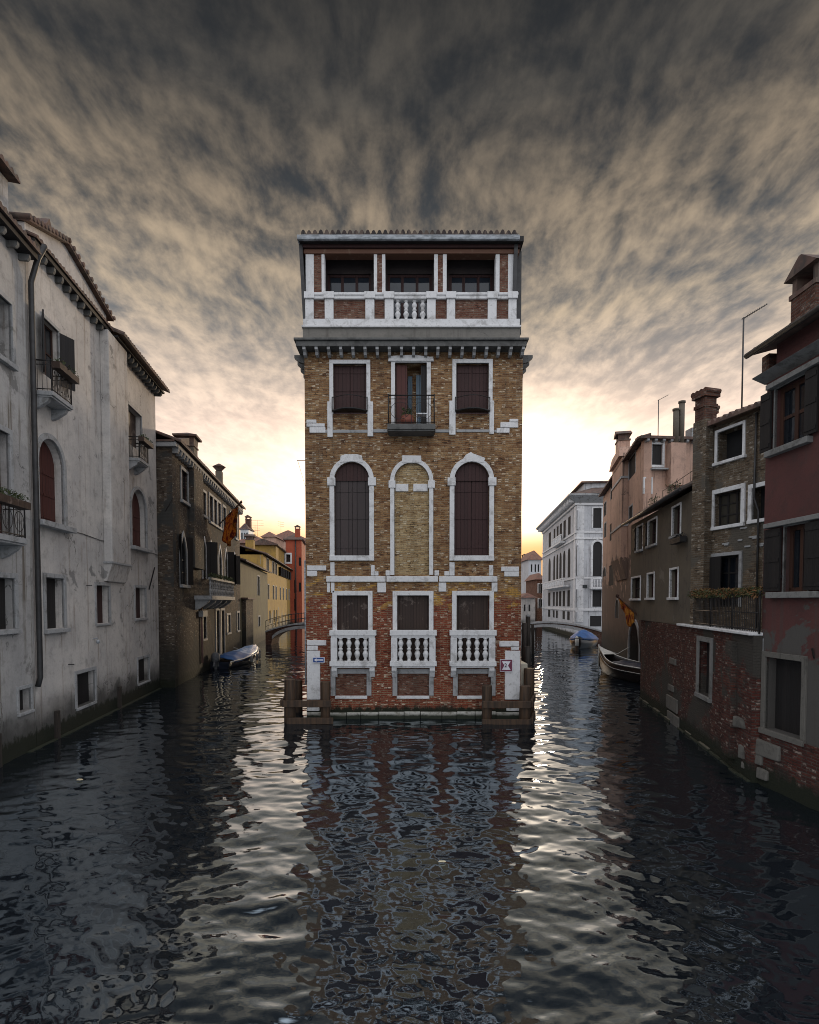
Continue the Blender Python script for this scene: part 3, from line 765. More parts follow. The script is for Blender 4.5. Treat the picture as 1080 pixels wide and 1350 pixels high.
# --- ground floor: plank-closed windows behind white balconettes
SUR = (0.16, 0.05, STONE)
for x0, x1 in ((444.6, 485.4), (523.8, 565.5), (601.9, 645.0)):
    window(C, C.rect(x0, 785, x1, 876), fill='plank', leaf=WOOD_OLD, recess=0.2, surround=(0.16, 0.05, STONE), reveal=0.3)
# recessed brick panels under them, in thin stone frames
for x0, x1 in ((442.5, 483.5), (524, 565.5), (603.5, 647)):
    window(C, C.rect(x0, 888, x1, 917), fill='brick', leaf=BRICK_PANEL, recess=0.09, reveal=0.15, surround=(0.17, 0.045, STONE_D), sill=(0.11, 0.05, 0.02, STONE), name='brick_panel')
# --- piano nobile: two tall shuttered arches and a bricked-up one
for x0, x1 in ((441, 487), (599, 645)):
    r = C.rect(x0, 609, x1, 732.6)
    wv = window(C, r, 'round', fill='shutter', leaf=WOOD_GREYED if x0 < 500 else WOOD_MAROON, recess=0.16, surround=(0.165, 0.06, STONE), sill=(0.18, 0.12, 0.17, STONE), reveal=0.3)
    # maroon board in the arch head, above the leaves
    hw = (r[1] - r[0]) / 2; zs = r[3] - hw
    pts = [(r[0] + 0.008, zs - 0.02), (r[1] - 0.008, zs - 0.02)] + [((r[0] + r[1]) / 2 + (hw - 0.008) * math.cos(math.pi * i / 14), zs + (hw - 0.008) * math.sin(math.pi * i / 14)) for i in range(15)]
    C.part(MB().prism(pts, 0.11, 0.155), 'arch_board', WOOD_MAROON, wv)
    # impost blocks
    for u in (r[0] - 0.1, r[1] + 0.1): C.part(MB().box(u - 0.14, u + 0.14, -0.09, 0.04, zs - 0.22, zs + 0.06), 'impost', STONE, wv, 0.01)
    # keystone piece, chipped
    k = MB(); um = (r[0] + r[1]) / 2
    top = [(-0.42, 0.06), (-0.2, -0.01), (0.2, -0.01), (0.42, 0.06)] if x0 < 500 else [(-0.3, 0.0), (0.0, -0.01), (0.35, -0.01), (0.5, -0.12)]
    hi = [(0.36, 0.20), (0.2, 0.25), (-0.22, 0.25), (-0.38, 0.19)] if x0 < 500 else [(0.46, 0.12), (0.25, 0.2), (0.02, 0.28), (-0.04, 0.33), (-0.22, 0.23)]
    k.prism([(um + a, r[3] + b) for a, b in [(-0.4, -0.03), (0.0, 0.0), (0.4, -0.03)] + hi], -0.075, 0.03)
    C.part(k, 'keystone', STONE, wv, 0.008)
rb = C.rect(520, 610, 565.8, 758)
wb = window(C, rb, 'round', fill='brick', leaf=BRICK_PALE, recess=0.07, reveal=0.14, surround=(0.145, 0.06, STONE), name='bricked_up_arch')
um = (rb[0] + rb[1]) / 2
C.part(MB().prism([(um - 0.34, rb[3] - 0.02), (um + 0.34, rb[3] - 0.02), (um + 0.33, rb[3] + 0.23), (um - 0.33, rb[3] + 0.24)], -0.08, 0.02), 'keystone', STONE, wb, 0.012)
for a, b in ((rb[0] - 0.2, rb[0] + 0.04), (rb[1] - 0.04, rb[1] + 0.2)):
    z = rb[3] - (rb[1] - rb[0]) / 2; C.part(MB().box(a, b, -0.09, 0.03, z - 0.28, z - 0.02), 'impost', STONE, wb, 0.012)
for x0, x1 in ((521.5, 538.5), (545, 564)):
    u0, u1, z0, z1 = C.rect(x0, 637.5, x1, 647.5); C.part(MB().box(u0, u1, 0.03, 0.1, z0, z1), 'set_stone', STONE, wb, 0.012)
# --- second floor: two windows closed by maroon shutters, one balcony door
for x0, x1, y0, y1 in ((439.6, 483.3, 480, 546), (601.5, 644.3, 479, 546)):
    r = C.rect(x0, y0, x1, y1)
    wv = window(C, r, fill='shutter', leaf=WOOD_MAROON, recess=0.14, surround=(0.135, 0.05, STONE), reveal=0.28)
    # slipped lower jambs
    jambs = ((431.5, 529, 438.5, 576), (484.6, 529, 492, 575)) if x0 < 500 else ((592.5, 528, 600.8, 573), (645.5, 528, 651.5, 572))
    for j in jambs: C.part(cb(MB(), *j, 0.058), 'lower_jamb', STONE, wv, 0.012)
    # bowed iron flower guard
    g = MB(); n = 10; zt = C.uz(540, 526)[1]; zb = C.uz(540, 543)[1]
    a, b = r[0] - 0.03, r[1] + 0.03
    def bow(t): return (a + (b - a) * t, -0.10 - 0.30 * math.sin(math.pi * t))
    g.tube([(*bow(i / n), zt) for i in range(n + 1)], 0.012, 6)
    g.tube([(*bow(i / n), zb) for i in range(n + 1)], 0.03, 6)
    for i in (0, n): g.tube([(*bow(i / n), zb), (*bow(i / n), zt + 0.04)], 0.016, 6)
    fl = [(*bow(i / n), zb - 0.03) for i in range(n + 1)] + [(b, -0.002, zb - 0.03), (a, -0.002, zb - 0.03)]
    g.hull(fl, [(x, y, z + 0.03) for x, y, z in fl])
    C.part(g, 'window_guard', IRON, wv)
rd = C.rect(521, 478.6, 562.7, 559)
wd = window(C, rd, fill='void', recess=0.9, reveal=1.6, surround=(0.14, 0.06, STONE), name='balcony_door')
mb = MB(); mb.prism([(rd[0] - 0.24, rd[3] + 0.03), (rd[1] + 0.24, rd[3] + 0.03), (rd[1] + 0.22, rd[3] + 0.16), ((rd[0] + rd[1]) / 2 + 0.1, rd[3] + 0.24), (rd[0] - 0.2, rd[3] + 0.2)], -0.11, 0.02)
C.part(mb, 'lintel', STONE, wd, 0.01)
C.part(MB().box(rd[0] + 0.02, rd[0] + 0.42, 0.10, 0.15, rd[2] + 0.01, rd[3] - 0.02), 'door_leaf', WOOD_RED, wd)
C.part(MB().box(rd[1] - 0.20, rd[1] - 0.02, 0.12, 0.17, rd[2] + 0.01, rd[3] - 0.02), 'door_leaf', WOOD_DARK, wd)
cu = MB()
for a, b, y in ((0.44, 0.60, 0.5), (0.74, 0.97, 0.4)):
    n = 12; f_ = [(rd[0] + a + (b - a) * i / n, y + 0.03 * math.sin(i * 2.1)) for i in range(n + 1)]
    for (xa, ya), (xb, yb) in zip(f_[:-1], f_[1:]): cu.quad((xa, ya, rd[2] + 0.02), (xb, yb, rd[2] + 0.02), (xb, yb, rd[3] - 0.25), (xa, ya, rd[3] - 0.25))
C.part(cu, 'curtain', CURTAIN, wd)
u0, u1, z0, z1 = C.rect(510.8, 520.8, 574.3, 558.7, 0.6)
bal = iron_balcony(C, u0, u1, z0, z1 - z0, 0.62, 0.18, bars=8, slab_mat=STONE_CORN, corbels=False)
BALC_Z = z0; BALC_U = (u0, u1)
# --- body
zc0 = C.uz(540, 465)[1]; zc1 = C.uz(540, 444)[1]
zw1 = C.uz(540, 452)[1]
wall(C, 0, CW, -1.2, zw1, BRICK_TETTA, depth=0.6, reveal=0.3, back=False)
zl = C.uz(540, 430)[1]                                  # loggia floor
zt = C.uz(540, 310)[1]                                  # underside of its roof
bk = MB(); ra, rb_ = 0.0, CW
bk.hull([(0, 0.6, -1.2), (CW, 0.6, -1.2), (CW + 4.6, 26, -1.2), (-4.1, 26, -1.2)], [(0, 0.6, zw1), (CW, 0.6, zw1), (CW + 4.6, 26, zw1), (-4.1, 26, zw1)])
C.part(bk, 'side_wall', BRICK_TETTA)
# shuttered windows along both canal sides
for O_, d_ in (((CO[0] + CW, CO[1] + 0.6), (4.6, 25.4)), ((CO[0] - 4.1, CO[1] + 26.0), (4.1, -25.4))):
    SF = Face(root, O_, d_)
    for i in range(6):
        u = 3.0 + i * 3.9
        for za, zb_, kd in ((3.0, 4.5, 'flat'), (6.0, 9.2, 'round'), (10.6, 12.2, 'flat')):
            window(SF, (u - 0.55, u + 0.55, za, zb_), kd, fill='plank', leaf=WOOD_MAROON, recess=-0.03, surround=(0.16, 0.06, STONE), sill=(0.14, 0.12, 0.12, STONE), name='side_window')
# --- plinth of white blocks just above the water
mb = MB(); x = 0.0; rr = random.Random(3)
zp1 = C.uz(540, 938)[1]
while x < CW:
    ln = rr.uniform(0.5, 1.0); e = min(CW, x + ln)
    mb.box(x + 0.012, e - 0.012, -0.06 - rr.uniform(0, 0.03), 0.05, -0.6, zp1 + rr.uniform(-0.04, 0.01)); x = e
C.part(mb, 'plinth', stone('tidal_stone', (0.50, 0.48, 0.43), (0.12, 0.11, 0.08), 0.8, (0.46, 0.66), 0.2), None, 0.02)
# --- string course and the broken jambs tied into it
for x0, x1 in ((430, 508.4), (509.6, 577.6), (579, 656)): C.part(cb(MB(), x0, 759.5, x1, 767, 0.08), 'string_course', STONE, None, 0.012)
for q in ((497.5, 768, 509, 781), (578.5, 768, 588.5, 780), (431, 768, 435, 781), (436.2, 768, 441, 781.5), (648.5, 768, 656, 780)): C.part(cb(MB(), *q, 0.05), 'jamb_stone', STONE, None, 0.012)
for q in ((435.5, 741, 441, 758.8), (489, 745, 494, 758.8), (494.2, 753, 499, 758.8), (592.7, 741, 599.5, 758.8), (586, 753, 592.5, 758.8), (645, 745, 650.5, 758.8), (508.5, 752, 514, 758.8), (573, 752, 579, 758.8)): C.part(cb(MB(), *q, 0.05), 'jamb_stone', STONE, None, 0.012)
for q in ((428.5, 566.5, 487, 570.5), (492, 565.8, 511, 570), (574, 566, 592, 570), (602, 566, 645, 569.5), (652, 566.5, 659, 570)): C.part(cb(MB(), *q, 0.03), 'string_course', STONE_D, None, 0.01)
# --- quoins
for q in ((404.6, 745.5, 430, 752), (404.6, 752.5, 418, 759.5), (404.6, 844, 430, 851), (404.6, 851.5, 419, 857.5), (404.6, 858, 422, 922.5), (405, 926, 419, 932), (405, 933, 421, 937.5),
          (404, 553, 417, 557.5), (404, 558, 428, 562.5), (408, 563, 429, 570.5),
          (661, 747, 684.5, 753), (665, 753.4, 684.5, 760), (658.5, 845.5, 684.8, 852.5), (674, 853, 684.6, 857), (666, 858, 686, 922.5), (668, 930, 685, 937.5),
          (660, 556.5, 683.5, 563.5), (672, 552, 683.5, 556), (655, 564.2, 672, 570.5)):
    C.part(cb(MB(), *q, 0.055), 'quoin', STONE, None, 0.015)
C.part(MB().box(CW + 0.01, CW + 0.36, 0.5, 2.4, -0.6, 1.9), 'corner_block', stone('sun_painted_stone', (0.62, 0.57, 0.46), (0.3, 0.26, 0.18), 0.5), None, 0.03)  # warm light of the low sun put into the block's colour
# --- white balconettes with vase balusters
for x0, x1 in ((434.3, 496), (514, 576), (593, 655)):
    pr = 0.34
    u0, u1, _, _ = C.rect(x0, 830, x1, 880, pr); um = (u0 + u1) / 2
    zr0 = C.uz(540, 840, pr)[1]; zr1 = C.uz(540, 831, pr)[1]; zb0 = C.uz(540, 878.5, pr)[1]; zb1 = C.uz(540, 872, pr)[1]
    mb = MB().box(u0, u1, -pr, -0.052, zr0 + 0.05, zr1); mb.box(u0 + 0.05, u1 - 0.05, -pr + 0.04, -0.053, zr0 - 0.03, zr0 + 0.049)
    b = C.part(mb, 'balconette', STONE, None, 0.012); mb = MB()
    mb.box(u0, u1, -pr, -0.052, zb0, zb1); mb.box(u0 + 0.06, u1 - 0.06, -pr + 0.05, -0.053, zb0 - 0.06, zb0 - 0.001)
    C.part(mb, 'base_rail', STONE, b, 0.012)
    for u in (u0 + 0.15, u1 - 0.15):
        C.part(MB().box(u - 0.11, u + 0.11, -pr + 0.03, -0.053, zb1 + 0.001, zr0 - 0.031), 'post', STONE, b, 0.01)
        poly = [(-0.001, zb0 - 0.062), (-pr + 0.07, zb0 - 0.062), (-pr + 0.06, zb0 - 0.16), (-pr + 0.16, zb0 - 0.26), (-0.08, zb0 - 0.40), (-0.001, zb0 - 0.42)]
        C.part(MB().hull([(u - 0.09, y, z) for y, z in poly], [(u + 0.09, y, z) for y, z in poly]), 'bracket', STONE, b, 0.008)
    for i in range(4):
        baluster(C, u0 + 0.38 + (u1 - u0 - 0.76) * i / 3, -pr / 2 - 0.05, zb1, zr0 - 0.03, 1.55, b)
# --- cornice on brackets, running round the sides
OV = 0.5
uL, _ = C.uz(387, 446, OV); uR, _ = C.uz(697.6, 446, OV)
zsl = C.uz(540, 452.5, OV)[1]; ztop = C.uz(540, 444.5, OV)[1]
mb = MB().box(uL, uR, -OV, 12, (zsl + ztop) / 2 + 0.02, ztop); mb.box(uL + 0.06, uR - 0.06, -OV + 0.07, 12.0, zsl - 0.06, (zsl + ztop) / 2 + 0.019)
cor = C.part(mb, 'cornice', STONE_CORN, None, 0.015)
eave_brackets(C, 0.06, CW - 0.06, zsl - 0.062, OV - 0.10, 0.42, 0.10, 0.24, STONE_D, cor, curved=True)
for sd, u in ((-1, -0.001), (1, CW + 0.001)):
    for i in range(12):
        y = 0.3 + i * 0.55; p = [(u, zsl - 0.062), (u + sd * 0.4, zsl - 0.062), (u + sd * 0.4, zsl - 0.16), (u + sd * 0.24, zsl - 0.30), (u, zsl - 0.36)]
        C.part(MB().hull([(x, y - 0.06, z) for x, z in p], [(x, y + 0.06, z) for x, z in p]), 'bracket', STONE_CORN, cor)
# --- attic fascia, ledge, loggia
a0 = C.uz(398, 437, 0.1)[0]; a1 = C.uz(687, 437, 0.1)[0]
zf1 = C.uz(540, 432, 0.1)[1]
C.part(MB().box(a0 + 0.03, a1 - 0.03, -0.08, 9, ztop + 0.002, zf1), 'fascia', PL_FASCIA)
zl0 = zf1 + 0.001; zl1 = C.uz(540, 420, 0.1)[1]
mb = MB().box(a0, a1, -0.16, 0.35, zl0, zl0 + 0.07); mb.box(a0 + 0.04, a1 - 0.04, -0.10, 0.34, zl0 + 0.071, zl1)
led = C.part(mb, 'loggia_base', STONE, None, 0.012)
zr0 = C.uz(540, 394, 0.08)[1]; zr1 = C.uz(540, 386, 0.08)[1]; zo1 = C.uz(540, 335)[1]
P = lambda x: C.uz(x, 400)[0]
Q = lambda x: C.uz(x, 360)[0]
mb = MB().box(a0 + 0.10, a1 - 0.10, -0.13, 0.19, zr1 - 0.09, zr1); mb.box(a0 + 0.13, a1 - 0.13, -0.10, 0.18, zr0, zr1 - 0.091)
bl = C.part(mb, 'balustrade', STONE, None, 0.012)
posts = [(403, 414), (428.6, 440), (482, 493.8), (507.4, 519), (563, 574.3), (589, 600), (643, 654.4), (670, 680.6)]
for x0, x1 in posts:
    m2 = MB().box(P(x0), P(x1), -0.09, 0.17, zl1 + 0.001, zr0 - 0.001); m2.box(P(x0) - 0.03, P(x1) + 0.03, -0.15, 0.2, zr0 + 0.0, zr1 + 0.02)
    C.part(m2, 'post', STONE, bl, 0.01)
for i, ((_, x0), (x1, _)) in enumerate(zip(posts[:-1], posts[1:])):
    if i == 3:
        for k in range(4): baluster(C, P(x0) + (P(x1) - P(x0)) * (k + 0.5) / 4, 0.04, zl1, zr0, 1.5, bl)
    else: C.part(MB().box(P(x0) + 0.001, P(x1) - 0.001, 0.0, 0.12, zl1 + 0.001, zr0 - 0.001), 'brick_panel', BRICK_PANEL, bl)
for (s0, s1, b1, s2) in ((403, 413.8, 424, 428), (493, 497.3, 503.7, 508), (572.6, 577.3, 584, 589), (680.6, 670, 658.8, 653.6)):
    pier = C.part(MB().box(Q(s1) + (0.001 if s1 < s2 else -0.001), Q(b1), 0.02, 0.30, zr1 + 0.021, zo1), 'pier', BRICK_PANEL)
    for q0, q1 in ((s0, s1), (b1, s2)):
        C.part(MB().box(Q(q0), Q(q1), 0.0, 0.31, zr1 + 0.022, zo1), 'pilaster', STONE, pier, 0.006)
# windows at the back of the loggia
LB = 0.75
L = Face(root, C.world(0, LB, 0)[:2], (1, 0))
for x0, x1 in ((432, 489.5), (511, 569.5), (592.5, 650)):
    u0 = L.uz(x0, 370)[0]; u1 = L.uz(x1, 370)[0]
    window(L, (u0, u1, zl1 + 0.3, L.uz(540, 361)[1]), fill='glass', sash=WOOD_MAROON, pane=GLASS_SKYTINT, nx=3, nz=1, recess=0.06, reveal=0.2, fw=0.09)
zbm = C.uz(540, 335)[1]
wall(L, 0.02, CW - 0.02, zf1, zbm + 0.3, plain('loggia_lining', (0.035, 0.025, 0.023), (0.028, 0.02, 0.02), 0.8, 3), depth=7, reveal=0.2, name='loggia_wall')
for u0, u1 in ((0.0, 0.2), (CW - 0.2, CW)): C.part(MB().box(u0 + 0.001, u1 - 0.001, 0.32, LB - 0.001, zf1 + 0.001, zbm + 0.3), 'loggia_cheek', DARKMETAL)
# timber lintels and eaves
zg0 = C.uz(540, 316, 0.35)[1]; zg1 = C.uz(540, 309.5, 0.35)[1]
z1_ = C.uz(540, 329)[1]; z2_ = C.uz(540, 322)[1]
C.part(MB().box(a0 + 0.06, a1 - 0.06, -0.04, 0.34, zbm + 0.001, z1_), 'lintel_beam', WOOD_BEAM, None, 0.02)
C.part(MB().box(a0 + 0.04, a1 - 0.04, -0.12, 0.36, z1_ + 0.001, z2_), 'lintel_beam', WOOD_MAROON, None, 0.015)
mb = MB().box(a0 - 0.02, a1 + 0.02, -0.20, 0.4, z2_ + 0.001, z2_ + 0.10); mb.box(a0 - 0.04, a1 + 0.04, -0.28, 8.5, z2_ + 0.101, zg0 - 0.001)
C.part(mb, 'eave_board', WOOD_DARK)
gL = C.uz(391.5, 313, 0.35)[0]; gR = C.uz(685.5, 313, 0.35)[0]
gut = MB().box(gL, gR, -0.38, -0.26, zg0, zg1); gut.box(gL, gR, -0.259, 8.2, zg0 + 0.002, zg0 + 0.05)
C.part(gut, 'gutter', ZINC, None, 0.03)
for u0, u1 in ((gL + 0.02, gL + 0.14), (gR - 0.14, gR - 0.02)): C.part(MB().hull([(u0, -0.14, zg0), (u1, -0.14, zg0), (u1, 0.4, zg0), (u0, 0.4, zg0)], [(u0 + (0.12 if u0 < 2 else -0.06), -0.06, zl1 - 0.2), (u1 + (0.12 if u0 < 2 else -0.06), -0.06, zl1 - 0.2), (u1 + (0.12 if u0 < 2 else -0.06), 0.4, zl1 - 0.2), (u0 + (0.12 if u0 < 2 else -0.06), 0.4, zl1 - 0.2)]), 'side_board', DARKMETAL)
tiled_roof(C, C.uz(396.5, 303, 0.4)[0], C.uz(684, 303, 0.4)[0], zg1 + 0.004, over=0.33, run=6.5, pitch=17, tw=0.20, thick=0.07, amp=0.11, kk=16, mat=TILE_DARK)
# rain pipe on the left corner, stays for a vanished lamp
pp = MB().tube([(-0.035, 0.05, 1.2), (-0.035, 0.05, 5.6)], 0.032, 8)
C.part(pp, 'rain_pipe', ZINC)
zz = C.uz(397, 606)[1]
C.part(MB().tube([(-0.02, 0.1, zz), (-0.30, 0.1, zz)], 0.012, 5).tube([(-0.28, 0.1, zz), (-0.02, 0.1, zz - 0.9)], 0.006, 4), 'wall_stay', IRON)

# --- things on the balcony and signs on the front
p = C.world((BALC_U[0] + BALC_U[1]) / 2 - 0.14, -0.36, BALC_Z)
fp = empty('flower_pot', 'round terracotta pot with a dark plant on the iron balcony', 'flower pot', p)
MB().lathe(0, 0, [(0.13, 0), (0.22, 0.10), (0.245, 0.2), (0.2, 0.29), (0.21, 0.33), (0.18, 0.33), (0.16, 0.28)], 16).build('pot', POT, fp)
lv = leaves(MB(), (0, 0, 0.44), (0.17, 0.15, 0.16), 150, 0.06, 5); lv.tube([(0, 0, 0.25), (0.02, 0, 0.5)], 0.012, 5)
lv.build('plant', LEAF, fp)
p = C.world((BALC_U[0] + BALC_U[1]) / 2 + 0.36, -0.38, BALC_Z)
ch = empty('balcony_stool', 'small white metal stool beside the terracotta pot on the iron balcony', 'stool', p)
MB().box(-0.2, 0.2, -0.15, 0.15, 0.36, 0.39).build('seat', WHITE_PAINT, ch)
for a in (-0.18, 0.18):
    for b in (-0.13, 0.13): MB().tube([(a, b, 0), (a * 0.95, b * 0.95, 0.36)], 0.018, 6).build('leg', WHITE_PAINT, ch)
u0, u1, z0, z1 = C.rect(412.3, 866.5, 428, 873.8, 0.12)
sg = empty('direction_sign', 'small blue plate with a white arrow pointing left on the corner of the brick house', 'sign', C.world((u0 + u1) / 2, -0.10, (z0 + z1) / 2))
hw, hh = (u1 - u0) / 2, (z1 - z0) / 2
MB().box(-hw, hw, -0.012, 0.012, -hh, hh).build('plate', SIGN_WHITE, sg)
MB().box(-hw + 0.015, hw - 0.03, -0.017, -0.0125, -hh + 0.015, hh - 0.015).build('panel', SIGN_BLUE, sg)
k = hh * 0.62
MB().prism([(-hw * 0.78, 0), (-hw * 0.35, -k), (-hw * 0.35, -k * 0.36), (hw * 0.75, -k * 0.36), (hw * 0.75, k * 0.36), (-hw * 0.35, k * 0.36), (-hw * 0.35, k)], -0.022, -0.0175).build('arrow', SIGN_WHITE, sg)
MB().tube([(hw * 0.5, 0.012, 0), (hw * 0.5, 0.1, 0)], 0.015, 6).build('fixing', IRON, sg)
u0, u1, z0, z1 = C.rect(659.3, 869, 675.8, 885.8, 0.10)
s2 = empty('width_limit_sign', 'white square boat sign with maroon border and a figure 2 between two pointed bars', 'sign', C.world((u0 + u1) / 2, -0.085, (z0 + z1) / 2))
h = (u1 - u0) / 2
MB().box(-h, h, -0.012, 0.012, -h, h).build('plate', SIGN_WHITE, s2)
b = MB(); i0, i1 = h * 0.93, h * 0.70
b.box(-i0, i0, -0.017, -0.0125, i1, i0); b.box(-i0, i0, -0.017, -0.0125, -i0, -i1); b.box(-i0, -i1, -0.017, -0.0125, -i1 + 0.0005, i1 - 0.0005); b.box(i1, i0, -0.017, -0.0125, -i1 + 0.0005, i1 - 0.0005)
b.build('border', SIGN_MAROON, s2)
for sgn in (-1, 1):
    q = [(sgn * i1 * 0.99, -i1 * 0.98), (sgn * i1 * 0.45, -i1 * 0.05), (sgn * i1 * 0.45, i1 * 0.05), (sgn * i1 * 0.99, i1 * 0.98)]
    MB().prism(q if sgn > 0 else q[::-1], -0.018, -0.0126).build('bar', SIGN_MAROON if sgn < 0 else SIGN_MAROON, s2)
def glyph(body, size, mat, parent, loc):
    cu = bpy.data.curves.new('digit', 'FONT'); cu.body = body; cu.size = size; cu.align_x = 'CENTER'; cu.align_y = 'CENTER'; cu.extrude = 0.003; cu.offset = size * 0.02
    tmp = bpy.data.objects.new('digit', cu); COL.objects.link(tmp)
    dg = bpy.context.evaluated_depsgraph_get(); me = bpy.data.meshes.new_from_object(tmp.evaluated_get(dg))
    bpy.data.objects.remove(tmp); me.materials.clear(); me.materials.append(mat)
    o = bpy.data.objects.new('digit', me); COL.objects.link(o); o.parent = parent; o.location = loc; o.rotation_euler = (R(90), 0, 0)
    return o
glyph('2', h * 0.85, SIGN_BLACK, s2, (-0.02, -0.018, 0))

# =================================================================== timber guards round the two corners of the tower house
def guard(name, label, posts, rails):
    """posts: (x, y, top, r); rails: list of point pairs"""
    b = posts[0]; g = empty(name, label, 'guard rail', (b[0], b[1], 0), 0, 'timber guards in the water at the house corners')
    for x, y, t, r in posts:
        rr = random.Random(int(x * 100)); lx = rr.uniform(-0.02, 0.02)
        MB().tube([(x - b[0], y - b[1], -1.5), (x - b[0] + lx, y - b[1], t * 0.6), (x - b[0] + lx * 1.5, y - b[1], t - 0.03), (x - b[0] + lx * 1.5, y - b[1], t)], r, 10, r * 0.9).build('post', WOOD_PILE, g)
    for p0, p1, zc, hh in rails:
        a = Vector((p0[0] - b[0], p0[1] - b[1], 0)); c = Vector((p1[0] - b[0], p1[1] - b[1], 0)); d = (c - a).normalized(); n = Vector((d.y, -d.x, 0)) * 0.045
        q0 = [a - n, c - n, c + n, a + n]
        MB().hull([(v.x, v.y, zc - hh) for v in q0], [(v.x, v.y, zc + hh) for v in q0]).build('rail', WOOD_PILE, g, None, 0.012)
YG = 18.45
def gx(px): return at(px, 930, YG).x
def gz(py): return at(540, py, YG).z
PL, PR = gx(381), gx(428.5)
guard('timber_guard', 'weathered timber posts and rails guarding the left corner below the arrow sign',
      [(PL, YG + 0.1, gz(896), 0.20), (PR, YG + 0.1, gz(899), 0.17), (PL - 0.1, YG + 2.0, 1.2, 0.17)],
      [((PL - 0.2, YG - 0.12), (gx(437), YG - 0.12), gz(927), 0.11), ((PL - 0.05, YG - 0.12), (gx(440), YG - 0.12), gz(949.5), 0.11), ((PL - 0.26, YG), (PL - 0.36, YG + 2.2), gz(927), 0.10)])
PA, PB, PC = gx(642.5), gx(693), gx(702)
guard('timber_guard', 'weathered timber posts and rails angled round the right corner below the maroon sign',
      [(PA, YG + 0.1, gz(904), 0.18), (PB, YG + 0.15, gz(905), 0.21), (PC + 0.12, YG + 1.1, 1.75, 0.2)],
      [((gx(635), YG - 0.12), (gx(699), YG - 0.12), gz(928), 0.12), ((gx(635), YG - 0.12), (gx(699), YG - 0.12), gz(952), 0.12),
       ((gx(700.5), YG - 0.05), (gx(700) + 0.42, YG + 1.3), gz(927), 0.12), ((gx(700.5), YG - 0.05), (gx(700) + 0.42, YG + 1.3), gz(951), 0.12)])

# =================================================================== left bank: pale rendered houses
LA, LB_ = ground(0, 1010), ground(210, 908); LD = (LB_ - LA).xy.normalized()
LO = (LA.x, LA.y)
def lpt(u): return (LA.x + LD.x * u, LA.y + LD.y * u)
SD = (0.13, 0.05, STONE_D)
def drips(face, spots, mat):   # nothing painted: kept for iron stays and hooks
    for u, z in spots: face.part(MB().tube([(u, 0, z), (u, -0.18, z)], 0.014, 5), 'hook', mat)
# nearest house, mostly outside the picture
root, F = house('plaster_house', 'nearest grey rendered house on the left edge, with an iron balcony and flower box', lpt(-7), LD)
U1 = 7 + 1.70
window(F, F.rect(-24, 385, 14, 466), fill='void', surround=SD, sill=(0.13, 0.12, 0.1, STONE_D), shut=None)
window(F, F.rect(-30, 761, 19, 831), fill='plank', leaf=WOOD_DARK, recess=0.22, surround=(0.14, 0.04, STONE_D), sill=(0.12, 0.12, 0.12, STONE_D))
window(F, F.rect(24.5, 908, 40.5, 938), fill='plank', leaf=WOOD_DARK, recess=0.2, surround=(0.10, 0.03, STONE_D), sill=(0.08, 0.07, 0.08, STONE_D))
window(F, F.rect(-40, 560, 12, 716), fill='plank', leaf=WOOD_RED, recess=0.2, surround=(0.14, 0.05, STONE_D))
u0, _, z0, _ = F.rect(-60, 652, 31, 700, 0.5); u1 = F.uz(36, 690, 0.55)[0]
zb = F.uz(20, 707, 0.55)[1]
b = iron_balcony(F, u1 - 3.0, u1, zb, 0.85, 0.55, 0.14, bars=18, corbels=True)
bx = F.part(MB().box(u1 - 2.6, u1 - 0.1, -0.70, -0.44, zb + 0.72, zb + 0.90), 'flower_box', WOOD_OLD, b)
p_ = F.part(leaves(MB(), (u1 - 1.3, -0.57, zb + 0.97), (1.2, 0.12, 0.10), 420, 0.05, 2), 'plants', LEAF, b)
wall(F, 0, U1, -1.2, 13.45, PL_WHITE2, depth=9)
ro = tiled_roof(F, 0, U1 - 0.05, 13.6, over=0.45, run=4.5, pitch=20)
F.part(MB().box(0, U1 - 0.06, -0.36, 0.3, 13.455, 13.599), 'eave_board', WOOD_DARK)
eave_brackets(F, 0.2, U1 - 0.3, 13.45, 0.28, 0.55, 0.09, 0.16, STONE_DIM)
dm = F.part(MB().box(4.2, U1 - 0.5, 0.12, 2.6, 13.8, 15.2), 'dormer', PL_WHITE2)
tiled_roof(F, 4.0, U1 - 0.42, 15.202, over=0.15, run=2.7, pitch=6, name='dormer_roof', parent=dm)
drips(F, [(6.9, 11.9)], IRON)

root, F = house('plaster_house', 'pale grey house on the left with two arched windows, low gable and jutting chimney breast', lpt(1.72), LD)
UE = 10.85
xb0 = F.uz(134, 600)[0]; xb1 = F.uz(153, 600)[0]
window(F, F.rect(60, 762, 84, 829) , fill='plank', leaf=WOOD_DARK, recess=0.24, surround=(0.13, 0.04, STONE_D), sill=(0.12, 0.14, 0.14, STONE_D))
window(F, F.rect(127, 772, 144, 822), fill='plank', leaf=WOOD_MAROON, recess=0.24, surround=(0.12, 0.03, STONE_D), sill=(0.07, 0.08, 0.08, STONE_D))
window(F, F.rect(178.5, 775, 192, 815), fill='plank', leaf=WOOD_MAROON, recess=0.24, surround=(0.12, 0.03, STONE_D), sill=(0.09, 0.09, 0.08, STONE_D))
window(F, F.rect(101, 886, 125, 929), fill='plank', leaf=WOOD_DARK, recess=0.2, surround=(0.12, 0.03, STONE_D), sill=(0.09, 0.05, 0.06, STONE_D))
window(F, F.rect(182, 868, 196, 899), fill='plank', leaf=WOOD_DARK, recess=0.2, surround=(0.12, 0.03, STONE_D), sill=(0.08, 0.06, 0.08, STONE_D))
